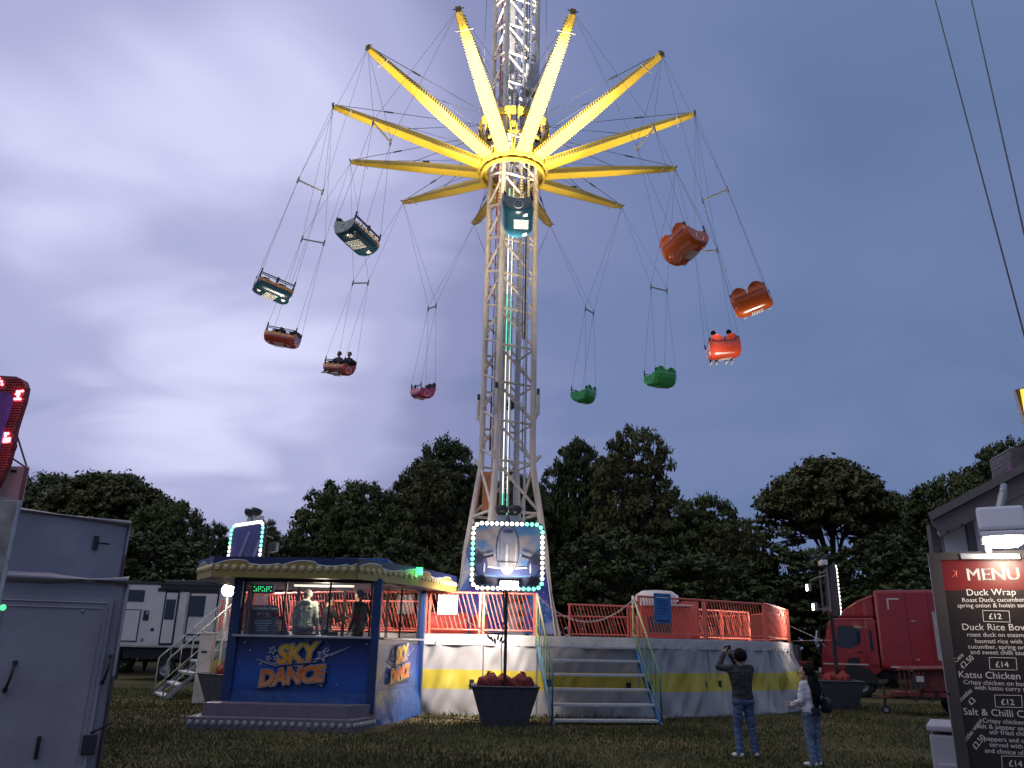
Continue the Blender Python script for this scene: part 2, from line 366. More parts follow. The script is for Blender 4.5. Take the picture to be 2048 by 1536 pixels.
leaf_mat('leaf_dark', (.028, .038, .013), (.075, .098, .028)); leaf_mat('leaf_mid', (.040, .052, .016), (.098, .120, .034)); leaf_mat('leaf_olive', (.046, .050, .016), (.115, .118, .036))
mat('bark', (.055, .045, .036), .9, var=.3, scale=4, bump=.6)
def quads_mesh(name, c, nrm, size, m, asp=1.0):
    """leaf-sized faces: two triangles bent along the midrib"""
    n = len(c); nrm = nrm / np.linalg.norm(nrm, axis=1, keepdims=True)
    t = RNG.normal(size=(n, 3)); t -= nrm * (t * nrm).sum(1, keepdims=True); t /= np.linalg.norm(t, axis=1, keepdims=True); b = np.cross(nrm, t)
    s = size[:, None]; v = np.empty((n, 4, 3))
    v[:, 0] = c - t * s; v[:, 1] = c - b * s * .55 * asp - nrm * s * .18; v[:, 2] = c + t * s * 1.1; v[:, 3] = c + b * s * .55 * asp - nrm * s * .18
    me = bpy.data.meshes.new(name); me.vertices.add(n * 4); me.vertices.foreach_set('co', v.ravel()); me.loops.add(n * 4); me.loops.foreach_set('vertex_index', np.arange(n * 4))
    me.polygons.add(n); me.polygons.foreach_set('loop_start', np.arange(n) * 4); me.polygons.foreach_set('loop_total', np.full(n, 4)); me.update(); me.materials.append(MT(m))
    return me
def tree_proto(seed, nclump, per, low, gap, m, dome=.55, open_=0., leaf=.022):
    """unit tree: crown about 1 wide (radius .5) and 1 high. low: where the crown starts; open_: how hollow it is underneath"""
    rng = np.random.default_rng(seed)
    cl = []
    lob = rng.normal(size=(9, 3)); lob /= np.linalg.norm(lob, axis=1, keepdims=True); lob[:, 2] = np.abs(lob[:, 2]) * .9; amp = rng.uniform(-.25, .22, 9)
    while len(cl) < nclump:
        d = rng.normal(size=3); d /= np.linalg.norm(d)
        if d[2] < -.45 + open_ * .5 and rng.random() < .8: continue
        rr = (rng.random() ** (.30 if open_ < .5 else .16)); k = 1 + sum(a * max(0, d @ l) ** 3 for a, l in zip(amp, lob))
        p = d * rr * k * np.array([.46, .46, (1 - low) * .5]); p[2] += low + (1 - low) * .47
        if open_ and p[2] < low + (1 - low) * .42 and math.hypot(p[0], p[1]) < .32 and rng.random() < open_: continue
        if gap and noise.noise(V(tuple(p * 5 + seed))) < -.55 + gap and rng.random() < .75: continue
        cl.append(p)
    cl = np.array(cl)
    # leaves: flattened clumps, thicker on their upper, outer side
    rad = rng.uniform(.026, .074, nclump)
    d = rng.normal(size=(nclump, per, 3)); d /= np.linalg.norm(d, axis=2, keepdims=True); d[:, :, 2] = np.where(d[:, :, 2] < 0, d[:, :, 2] * .45, d[:, :, 2])
    rr = rng.random((nclump, per, 1)) ** .45 * rng.uniform(.75, 1.15, (nclump, per, 1)); pos = cl[:, None] + d * rr * rad[:, None, None] * np.array([1.1, 1.1, .62])
    nr = d * .6 + rng.normal(size=d.shape) * .55 + np.array([0, 0, .75]); pos = pos.reshape(-1, 3); nr = nr.reshape(-1, 3)
    crown = quads_mesh('crown', pos, nr, rng.uniform(.6, 1.25, len(pos)) * leaf, m)
    # wood: trunk, limbs and boughs that reach the clumps
    parts = []; top = V((0, 0, low + (1 - low) * .12)); bend = V((rng.normal() * .015, rng.normal() * .015, 0))
    parts.append(tube_geo([V((0, 0, -.02)), V((0, 0, .03)), bend + V((0, 0, top.z * .5)), top], [.036, .026, .021, .018], 9))
    az = np.arctan2(cl[:, 1], cl[:, 0]); K = 7; lim = []
    for k in range(K):
        sel = np.where(((az + math.pi) / (2 * math.pi) * K).astype(int) % K == k)[0]
        if len(sel) == 0: continue
        mean = cl[sel].mean(0); e = top.lerp(V(mean), .62); mid = top.lerp(e, .5) + V((0, 0, .02)); parts.append(tube_geo([top - V((0, 0, .05)), mid, e], [.015, .011, .008], 7))
        for s in sel:
            if rng.random() < .55 + open_ * .3:
                q = V(cl[s]); bs = mid.lerp(e, rng.random()); c = bs.lerp(q, .5) + V(tuple(rng.normal(size=3) * .018)) - V((0, 0, .01)); parts.append(tube_geo([bs, c, q], [.0055, .004, .0018], 5, cap=False))
    vs, fs = join(parts); tr = bpy.data.meshes.new('trunk'); tr.from_pydata([tuple(v) for v in vs], [], fs); tr.materials.append(MT('bark')); tr.polygons.foreach_set('use_smooth', [True] * len(fs))
    return crown, tr
PROTO = {'dome': tree_proto(3, 520, 72, .30, .22, 'leaf_mid', leaf=.0150), 'umbrella': tree_proto(8, 430, 66, .42, .16, 'leaf_olive', open_=.9, leaf=.0145), 'tall': tree_proto(21, 520, 70, .22, .34, 'leaf_dark', leaf=.0150),
         'loose': tree_proto(34, 420, 66, .28, .46, 'leaf_mid', leaf=.0150), 'bush': tree_proto(55, 420, 66, .02, .16, 'leaf_dark', leaf=.0180), 'round': tree_proto(71, 520, 72, .18, .18, 'leaf_olive', leaf=.0150)}
def tree(name, label, kind, px, top, wpx, y, rot, group='trees behind the fairground', depth=1.):
    t = at(px, top, y); h = t.z + .03; w = wpx / FPX * math.hypot(t.x, t.y, h - EYE)
    e = thing(name, label, 'tree', (t.x, y, -.03), group)
    for nm, me in zip(('crown', 'trunk'), PROTO[kind]):
        o = bpy.data.objects.new(nm, me); COL.objects.link(o); o.parent = e; o.scale = (w, w * depth, h); o.rotation_euler.z = rot
        o.location = (0, 0, 0)
TREES = [
 ('broadleaf_tree', 'dark broadleaf tree rising behind the white trailer top', 'dome', 110, 926, 250, 52, 1.0), ('broadleaf_tree', 'wide domed tree with open lower boughs behind the grey trailer', 'umbrella', 245, 934, 290, 50, 2.2),
 ('broadleaf_tree', 'leaning broadleaf tree with ragged right edge behind the caravan', 'loose', 345, 966, 165, 47, .3), ('broadleaf_tree', 'dense dark tree low behind the caravan roof', 'bush', 300, 1052, 300, 44, 4.1),
 ('young_tree', 'small distant tree in the skyline gap beside the caravan tree', 'tall', 440, 1044, 96, 70, 2.0), ('young_tree', 'small rounded distant tree behind the upper left sign', 'round', 530, 1046, 120, 72, 3.0), ('young_tree', 'low dark tree next to the far street lamp', 'bush', 590, 1052, 90, 66, 1.0),
 ('domed_tree', 'broad rounded leafy dome of a tree behind the ticket booth', 'dome', 712, 942, 230, 48, .6), ('domed_tree', 'rough crowned tree between the leafy dome and the tower', 'round', 845, 925, 190, 52, 5.0), ('tall_tree', 'tall ragged tree just left of the lattice tower', 'tall', 915, 876, 190, 56, 2.6),
 ('tall_tree', 'dark tree directly behind the lattice tower', 'loose', 1035, 905, 190, 54, 1.4), ('tall_tree', 'tall ragged tree just right of the lattice tower', 'tall', 1148, 873, 170, 56, .2), ('tall_tree', 'tallest leafy tree, square topped, right of the tower', 'round', 1258, 866, 205, 52, 3.4),
 ('broadleaf_tree', 'lower leafy tree with drooping right side between two tall crowns', 'dome', 1395, 978, 190, 50, 4.6), ('broadleaf_tree', 'low dark leafy tree beneath the umbrella crown', 'round', 1475, 1045, 150, 47, 2.8),
 ('umbrella_tree', 'umbrella crowned tree with bare boughs showing under its canopy', 'umbrella', 1642, 902, 300, 50, 1.9), ('broadleaf_tree', 'tree filling the gap between umbrella crown and kiosk trees', 'loose', 1790, 950, 180, 54, .9),
 ('tall_tree', 'tall tree with tufted twigs beside the kiosk roof', 'loose', 1900, 905, 210, 50, 5.5), ('tall_tree', 'dense tree crown rising behind the kiosk roof', 'tall', 1995, 884, 190, 52, 4.0),
 ('hedge_tree', 'dark bushy tree behind the right end of the ticket booth', 'bush', 800, 1075, 260, 44, .5), ('hedge_tree', 'dark bushy tree behind the tower base', 'bush', 1000, 1060, 300, 46, 1.9), ('hedge_tree', 'dark bushy tree behind the empty platform railing', 'bush', 1220, 1050, 300, 45, 2.9),
 ('hedge_tree', 'dark bushy tree behind the blue notice', 'bush', 1400, 1095, 280, 44, 3.9), ('hedge_tree', 'dark bushy tree above the red lorry cab', 'bush', 1580, 1080, 260, 46, 5.1), ('hedge_tree', 'dark bushy tree above the red lorry box', 'bush', 1750, 1060, 270, 45, .9), ('hedge_tree', 'dark bushy tree beside the kiosk wall', 'bush', 1920, 1040, 240, 46, 2.1),
 ('hedge_tree', 'dark bushy tree behind the caravan front', 'bush', 150, 1010, 300, 47, 3.3), ('hedge_tree', 'dark bushy tree behind the booth roof', 'bush', 600, 1068, 240, 50, 4.4)]
for nm, lb, kd, px, tp, wp, y, ro in TREES: tree(nm, lb, kd, px, tp, wp, y, ro)
def far_wood():                                        # the dark mass of foliage that closes the view between the trunks
    n = 22000; x = RNG.uniform(-62, 62, n); y = 62 + RNG.uniform(-1.5, 1.5, n) + 4 * np.sin(x * .15); t = RNG.random(n)
    hm = 6.2 + 1.1 * np.sin(x * .31) + .7 * np.sin(x * .83 + 1) + .5 * np.sin(x * 1.9)
    z = t * hm; me = quads_mesh('far_wood', np.stack([x, y, z], 1), RNG.normal(size=(n, 3)) + np.array([0, -.7, .6]), RNG.uniform(.25, .55, n), 'leaf_dark')
    o = bpy.data.objects.new('far_wood', me); COL.objects.link(o); stuff(o); o['label'] = 'dark undergrowth of the wood behind the field'; o['category'] = 'wood'
far_wood()
# ------------------------------------------------------------------ ride platform: deck, skirts, railings, stairs
DZ = 1.95
def build_platform():
    t = thing('ride_platform', 'raised octagonal ride platform with pale deck edge and grey and yellow skirts', 'platform', (0, 30, 0))
    prism('deck', DECK, DZ - .06, DZ, 'deck_top', t)
    n = len(DECK)
    mat('deck_edge', (.62, .57, .53), .5, var=.15, scale=3)
    for i in range(n):
        a, b = V((*DECK[i], 0)), V((*DECK[(i + 1) % n], 0)); d = (b - a).normalized(); o = V((d.y, -d.x, 0)); L = (b - a).length
        box('deck_edge', (a + b) / 2 + o * .02 + V((0, 0, DZ - .15)), (L - .01, .07, .26), 'deck_edge', t, rz=math.atan2(d.y, d.x))
    z1 = DZ - .24
    def skirt(a, b, seed, fl0=.1, fl1=.1, amp=.035, oa=None, ob=None):
        a, b = V((*a, 0)), V((*b, 0)); L = (b - a).length; d = (b - a) / L; o = V((d.y, -d.x, 0)); oa = V((*oa, 0)).normalized() if oa else o; ob = V((*ob, 0)).normalized() if ob else o; amp = amp * 2.1; nx = max(10, int(L * 16)); nz = 30; vs = []; fs = []; fm = []
        zb = [0] + [i / nz for i in range(1, nz)] + [1]
        for j in range(nz + 1):
            f = zb[j]; z = -.04 + f * (z1 + .04)
            for i in range(nx + 1):
                u = i / nx; x = u * L; fl = (fl0 + (fl1 - fl0) * u) * (1 - f) ** 1.4
                w = amp * (1 - f * .55) * (math.sin(x * 4.1 + seed + f * 2.2) * .45 + math.sin(x * 9.3 + f * 4 + seed * 2) * .25) + amp * 2.0 * (1 - f * .6) * noise.noise(V((x * 1.3 + f * 1.6 + seed, f * 1.1, seed))) + amp * .8 * noise.noise(V((x * 4.5 - f * 3, f * 2.2, seed + 5)))
                sag = -.02 * abs(math.sin(x * math.pi / .62)) if j == nz else 0
                vs.append(a + d * x + oa.lerp(ob, u) * (.03 + fl + w * (1 if 0 < f < 1 else .5) * min(1, 8 * u, 8 * (1 - u))) + V((0, 0, z + sag + (.05 * noise.noise(V((x * .8, seed, 0))) if j == 0 else 0))))
        for j in range(nz):
            zc = (zb[j] + zb[j + 1]) / 2 * z1
            for i in range(nx): fs.append((j * (nx + 1) + i, j * (nx + 1) + i + 1, (j + 1) * (nx + 1) + i + 1, (j + 1) * (nx + 1) + i)); fm.append(1 if .60 < zc < 1.06 else 0)
        s = mk('skirt_panel', vs, fs, ['tarp_grey', 'tarp_yellow'], t, smooth=True, fm=fm)
        for k in range(max(2, int(L / .62))):                       # eyelets and hooks along the top edge
            p = a + d * (.3 + k * .62) + o * .06 + V((0, 0, z1 - .06))
            if (p - a).dot(d) < L: rod('hook', p, p + V((0, 0, .11)), .012, 'grey_metal', t, 6)
        for u, zz in ((.12, .78), (.9, .74)): mk('vent_slot', [a + d * (L * u - .06) + o * .14 + V((0, 0, zz - .1)), a + d * (L * u + .06) + o * .14 + V((0, 0, zz - .1)), a + d * (L * u + .06) + o * .14 + V((0, 0, zz + .1)), a + d * (L * u - .06) + o * .14 + V((0, 0, zz + .1))], [(0, 1, 2, 3)], 'black', t)
        rod('skirt_pole', b + o * .12 + V((0, 0, -.03)), b + o * .05 + V((0, 0, z1)), .018, 'grey_metal', t)
        return s
    skirt((-3.4, 22), (-.6, 22), 1.0, .12, .12, .05); skirt((-.6, 22), (.78, 22), 2.2, .12, .1, .045); skirt((.78, 22), (3.4, 22), 3.1, .1, .15, .04, None, (.3, -1))
    skirt((3.4, 22), (5.55, 23.4), 4.7, .15, .2, .045, (.3, -1)); skirt((5.55, 23.4), (7.7, 24.8), 6.2, .2, .3, .045, None, (.8, -.6)); skirt((7.7, 24.8), (9.8, 29), 8.0, .3, 1.2, .10, (.8, -.6))
    skirt((9.8, 29), (9.6, 33.5), 9.4); skirt((-7.7, 24.8), (-3.4, 22), 11, .12, .12); skirt((-10, 29), (-7.7, 24.8), 12)
build_platform()

def railing(a, b, label, z=DZ, h=1.05, slant=.28, pitch=.115, m='rail_red', group='red slanted bar railing panels', upright=False, post=.04):
    a, b = V((*a, z)), V((*b, z)); L = (b - a).length; d = (b - a) / L
    t = thing('railing_panel', label, 'railing', tuple(a), group)
    for p in (a + d * .05, b - d * .05): rod('post', p, p + V((0, 0, h)), post, m, t, 4)
    rod('top_rail', a + V((0, 0, h)), b + V((0, 0, h)), .03, m, t, 8); rod('bottom_rail', a + d * .06 + V((0, 0, .11)), b - d * .06 + V((0, 0, .11)), .022, m, t, 8)
    n = int((L - .16) / pitch)
    for k in range(n):
        x = .1 + (k + .5) * (L - .2) / n; s = 0 if upright else slant
        x0, x1 = x - s / 2, x + s / 2; zt, zb = h, .11
        if x0 < .06: f = (.06 - x0) / (x1 - x0 + 1e-9); x0 = .06; zt = h - f * (h - .11)
        if x1 > L - .06: f = (x1 - L + .06) / s; x1 = L - .06; zb = .11 + f * (h - .11)
        rod('bar', a + d * x0 + V((0, 0, zt)), a + d * x1 + V((0, 0, zb)), .011, m, t, 6)
    return t
RL = [((-3.4, 22.05), (-2.1, 22.05), 'red railing panel right behind the booth corner'), ((-2.1, 22.05), (-.68, 22.05), 'red railing panel carrying the white notice'), ((-.68, 22.05), (.76, 22.05), 'red railing panel behind the front sign pole'),
 ((3.45, 22.06), (5.55, 23.42), 'red railing panel carrying the blue notice, right of the stairs'), ((5.55, 23.42), (7.68, 24.83), 'red railing panel above the skirt behind the photographing man'),
 ((-7.7, 24.85), (-5.6, 23.45), 'red railing panel seen through the booth windows, farther from the stairs'), ((-5.55, 23.42), (-3.45, 22.06), 'red railing panel seen through the booth windows, nearer the booth side')]
for a, b, l in RL: railing(a, b, l)
IN = [(-7.2, 27.5), (-4.6, 26.6), (-2.4, 26.1)], [(1.9, 26.2), (3.9, 26.7), (5.7, 27.5), (7.3, 28.4), (8.6, 29.6)]
LB = iter(['inner red railing panel behind the booth windows, next to the left stairs', 'inner red railing panel behind the booth windows, next to the tower', 'inner red railing panel just right of the painted tower base', 'inner red railing panel seen through the gap above the stairs', 'inner red railing panel behind the blue notice', 'inner red railing panel near the right end of the platform'])
for c in IN:
    for a, b in zip(c[:-1], c[1:]): railing(a, b, next(LB), h=1.0, group='inner railing panels on the deck')
railing((7.72, 24.88), (9.78, 29.0), 'red railing panel of close upright bars at the right end of the platform', upright=True, pitch=.19, h=1.08)
railing((9.78, 29.02), (9.58, 33.4), 'red railing panel along the far right side of the platform'); railing((5.95, 37.9), (9.55, 33.5), 'red railing panel on the far right back edge of the platform'); railing((.1, 37.95), (5.9, 37.95), 'red railing panel on the back edge behind the tower', pitch=.2); railing((-9.98, 29.02), (-9.98, 33.4), 'red railing panel of close upright bars behind the left stairs', upright=True, pitch=.14)

ramp_mat('stair_rail_ramp', [(0, (.04, .15, .26)), (.3, (.05, .20, .20)), (.55, (.16, .28, .10)), (.78, (.55, .52, .16)), (1, (.72, .64, .50))], 2, .1, 3.0, .4)  # rail colour by height: blue at the foot, green, yellow, cream on top
ramp_mat('stringer_paint', [(0, (.03, .13, .34)), (1, (.10, .34, .58))], 2, 0, 1.9, .4)
mat('tread_plate', (.66, .64, .63), .4, .25, var=.2, scale=20)
mat('side_rail_paint', (.34, .35, .31), .45, .2); mat('side_stringer', (.20, .24, .30), .5, .2)
def stairs(p, ang, width, label, nt=6, run=1.85, rp='stair_rail_ramp', sp='stringer_paint'):
    """p: middle of the top edge; local -y leads down"""
    with frame((p[0], p[1], 0), ang):
        t = thing('staircase', label, 'stairs', (0, -run, 0))
        hw = width / 2
        for s in (-1, 1):
            x = s * (hw + .03) + s * .0
            slab('stringer', [(x, -run - .12, 0), (x, -run + .12, 0), (x, .0, DZ - .05), (x, -.0, DZ - .32)], .04, sp, t)
        for i in range(nt):
            f = (i + .35) / (nt + .1); z = .06 + (DZ - .28) * i / (nt - 1) * .97; y = -run + f * run
            o = box('tread', (0, y, z), (width - .02, .27, .062), 'tread_plate', t, bev=.008)
            vs = []; fs = []                                              # raised grip studs along the nosing
            nn = int(width / .055)
            for k in range(nn):
                x = -hw + .03 + k * (width - .06) / nn
                for q in range(2):
                    b0 = len(vs); y0 = y - .139; zz = z - .014 + q * .020
                    vs += [(x, y0, zz - .006), (x + .03, y0, zz), (x + .03, y0, zz + .009), (x, y0, zz + .003), (x + .012, y0 - .008, zz + .001)]; fs += [(b0, b0 + 1, b0 + 4), (b0 + 1, b0 + 2, b0 + 4), (b0 + 2, b0 + 3, b0 + 4), (b0 + 3, b0, b0 + 4)]
            stuff(mk('grip_studs', vs, fs, 'bare_alu', o))
        for s in (-1, 1):
            x = s * (hw + .05); top = V((x, .0, DZ + 1.05)); bot = V((x, -run - .02, 1.12))
            h = tube('handrail', [(x, .05, DZ + 1.05), top, top.lerp(bot, .5), bot, (x, -run - .04, 1.05), (x, -run - .04, -.03)], .024, rp, t)
            rod('newel_post', (x, .03, DZ - .3), (x, .03, DZ + 1.05), .03, rp, t)
            l0, l1 = V((x, -.02, DZ + .08)), V((x, -run, .24)); rod('lower_rail', l0, l1, .018, rp, t)
            for k in range(1, 6): f = k / 6; rod('baluster', l0.lerp(l1, f), V((x, 0, DZ + 1.05)).lerp(bot, f), .012, rp, t, 6)
stairs((2.06, 21.93), R(9.5), 2.52, 'wide front metal stairs of six open treads up to the platform')
stairs((-8.85, 26.9), math.atan2(-(-.88), .48) * -1, 2.2, 'side metal stairs behind the ticket booth, next to the caravan', rp='side_rail_paint', sp='side_stringer')

def chain():
    a, b = V((.80, 22.0, 2.95)), V((3.36, 22.0, 2.93)); parts = []; n = 46
    def P(u): q = a.lerp(b, u); q.z -= .62 * (1 - (2 * u - 1) ** 2); return q
    for k in range(n):
        p, q = P(k / n), P((k + 1) / n); d = (q - p); mid = (p + q) / 2; L = d.length * .72; x, y, z = axes(d); w = x if k % 2 else y
        loop = [mid + z * (L * math.cos(t)) + w * (.019 * math.sin(t)) for t in [i * math.pi / 4 for i in range(8)]]; parts.append(tube_geo(loop + [loop[0]], .007, 5, False))
    vs, fs = join(parts); mat('chain_plastic', (.75, .55, .52), .5); tag(mk('barrier_chain', vs, fs, 'chain_plastic', smooth=True), 'pale plastic chain sagging across the top of the front stairs', 'chain')
chain()

# ------------------------------------------------------------------ things on the deck and railing
def notices():
    mat('notice_white', (.82, .80, .76), .5, var=.03); mat('notice_blue', (.03, .17, .42), .45, var=.12); mat('print_dark', (.03, .05, .12), .6, var=0)
    p = V((-1.72, 21.985, 2.40)); o = box('notice_board', p + V((.13, 0, .28)), (.52, .02, .50), 'notice_white', bev=.006); tag(o, 'blank looking white notice on the front railing', 'notice')
    d = V((2.1, 1.36, 0)).normalized(); c = V((3.45, 22.06, 0)) + d * .86 + V((d.y, -d.x, 0)) * .05
    t = thing('notice_board', 'blue notice hung on the railing right of the stairs', 'notice', (c.x, c.y, 2.35)); rz = math.atan2(d.y, d.x)
    box('board', c + V((0, 0, 2.72)), (.62, .02, .78), 'notice_blue', t, rz=rz, bev=.008)
    for k in range(7): q = c + V((d.y, -d.x, 0)) * .013 + V((0, 0, 3.0 - k * .07)); w = (.42, .36, .44, .3, .4, .38, .24)[k]; box('print_line', q, (w, .004, .018), 'notice_white' if k < 1 else 'print_dark', t, rz=rz, bev=0)
    q = c + V((d.y, -d.x, 0)) * .013 + V((0, 0, 2.40)); box('print_line', q, (.46, .004, .05), 'print_dark', t, rz=rz, bev=0)
notices()
def deck_items():
    mat('barrel_red', (.55, .06, .04), .5, var=.25)
    t = thing('oil_drum', 'red cylindrical drum lying on the deck behind the front railing', 'drum', (-1.6, 25.2, DZ))
    M = Matrix.Translation((-1.75, 25.2, DZ + .33)) @ Matrix.Rotation(R(90), 4, 'Y')
    prof = [(0, -.55), (.3, -.55), (.33, -.53), (.33, -.2), (.345, -.18), (.33, -.16), (.33, .16), (.345, .18), (.33, .2), (.33, .53), (.3, .55), (0, .55)]
    vs, fs = lathe_geo(prof, 20); mk('shell', [M @ v for v in vs], fs, 'barrel_red', t, smooth=True)
    M2 = Matrix.Translation((-.85, 25.35, DZ)); vs, fs = lathe_geo([(0, 0), (.26, 0), (.28, .1), (.27, .5), (.2, .62), (0, .64)], 16)
    tag(mk('canister', [M2 @ v for v in vs], fs, 'barrel_red', smooth=True), 'squat red canister standing on the deck behind the front sign pole', 'canister')
    t = thing('loudspeaker_stack', 'grey loudspeaker cabinet under a wrapped cover on the deck behind the sign pole', 'loudspeaker', (.22, 23.2, DZ))
    box('cabinet', (.22, 23.2, DZ + .42), (.52, .5, .84), 'tub_grey', t); vs, fs = lathe_geo([(0, 0), (.1, 0), (.085, .012), (.02, .03)], 14)
    for z in (.6, .28): mk('driver', [V((.36, 22.945, DZ + z)) + V((v.x * .8, -v.z, v.y)) for v in vs], fs, 'black', t)
    bm = bmesh.new(); bmesh.ops.create_icosphere(bm, subdivisions=3, radius=1)
    for v in bm.verts: k = 1 + .16 * noise.noise(v.co * 2.6) + .1 * noise.noise(v.co * 6); v.co = V((.18 + v.co.x * .3 * k, 23.2 + v.co.y * .28 * k, DZ + 1.05 + v.co.z * .33 * k))
    mat('wrap', (.07, .065, .065), .4, var=.3, scale=8); bm_obj('cover', bm, 'wrap', t, smooth=True)
    mat('control_red', (.72, .10, .07), .4, var=.1); mat('canopy_white', (.70, .62, .60), .5)
    t = thing('control_desk', 'red operator desk with pale rounded hood on the deck behind the stairs', 'control desk', (4.75, 25.4, DZ))
    box('cabinet', (4.75, 25.4, DZ + .47), (1.5, .8, .94), 'control_red', t, bev=.05); box('panel', (4.55, 24.985, DZ + .4), (.7, .02, .5), 'wrap', t); box('shelf', (4.75, 25.2, DZ + .97), (1.56, 1.0, .05), 'canopy_white', t)
    prof = [(0, -.42), (.5, -.40), (.62, -.1), (.6, .12), (.42, .36), (0, .42)]; vs, fs = lathe_geo(prof, 20)
    mk('hood', [V((4.6 + v.x * 1.1, 25.5 + v.y * .75, DZ + 1.22 + v.z * .55)) for v in vs], fs, 'canopy_white', t, smooth=True)
    t = thing('control_cabinet', 'upright red cabinet on the deck beside the operator desk', 'cabinet', (5.6, 25.75, DZ)); box('body', (5.62, 25.75, DZ + .56), (.5, .6, 1.12), 'control_red', t, bev=.03); box('door', (5.62, 25.44, DZ + .56), (.4, .02, .95), 'rail_red', t)
deck_items()

# ------------------------------------------------------------------ lattice tower
TC = V((-.145, 30, 0)); RT = 1.05; A0 = R(-21)
def leg_xy(k, r): a = A0 + k * math.pi / 2; return TC + V((r * math.sin(a), -r * math.cos(a), 0))     # 0 front, 1 right, 2 back, 3 left
def tower_r(z): return RT if z >= 8.2 else RT + (8.2 - z) / (8.2 - DZ) * 1.0
def LP(k, z): p = leg_xy(k, tower_r(z)); p.z = z; return p
mat('tower_paint', (.72, .63, .54), .4, var=.16, scale=1.2)
def art_mat(name, lo, hi, lobes):
    """airbrushed sky art: soft blue, violet and pale cloud patches"""
    m = bpy.data.materials.new(name); m.use_nodes = True; N = m.node_tree.nodes; L = m.node_tree.links; b = N['Principled BSDF']; b.inputs['Roughness'].default_value = .3
    g = N.new('ShaderNodeNewGeometry'); n = N.new('ShaderNodeTexNoise'); n.inputs['Scale'].default_value = lo; n.inputs['Detail'].default_value = 5; n.inputs['Distortion'].default_value = .8; L.new(g.outputs['Position'], n.inputs['Vector'])
    r = N.new('ShaderNodeValToRGB'); e = r.color_ramp.elements; e[0].position = lobes[0][0]; e[0].color = (*lobes[0][1], 1); e[1].position = lobes[-1][0]; e[1].color = (*lobes[-1][1], 1)
    for p, c in lobes[1:-1]: e.new(p).color = (*c, 1)
    L.new(n.outputs[0], r.inputs[0]); v = N.new('ShaderNodeTexVoronoi'); v.inputs['Scale'].default_value = hi; L.new(g.outputs['Position'], v.inputs['Vector'])
    lt = N.new('ShaderNodeMath'); lt.operation = 'LESS_THAN'; L.new(v.outputs['Distance'], lt.inputs[0]); lt.inputs[1].default_value = .13
    mx = N.new('ShaderNodeMixRGB'); mx.inputs[2].default_value = (.75, .8, .95, 1); L.new(lt.outputs[0], mx.inputs[0]); L.new(r.outputs[0], mx.inputs[1]); L.new(mx.outputs[0], b.inputs['Base Color'])
    MATS[name] = m
art_mat('tower_art', .9, 7, [(.3, (.03, .05, .24)), (.45, (.09, .07, .36)), (.55, (.05, .16, .42)), (.7, (.42, .45, .58))])
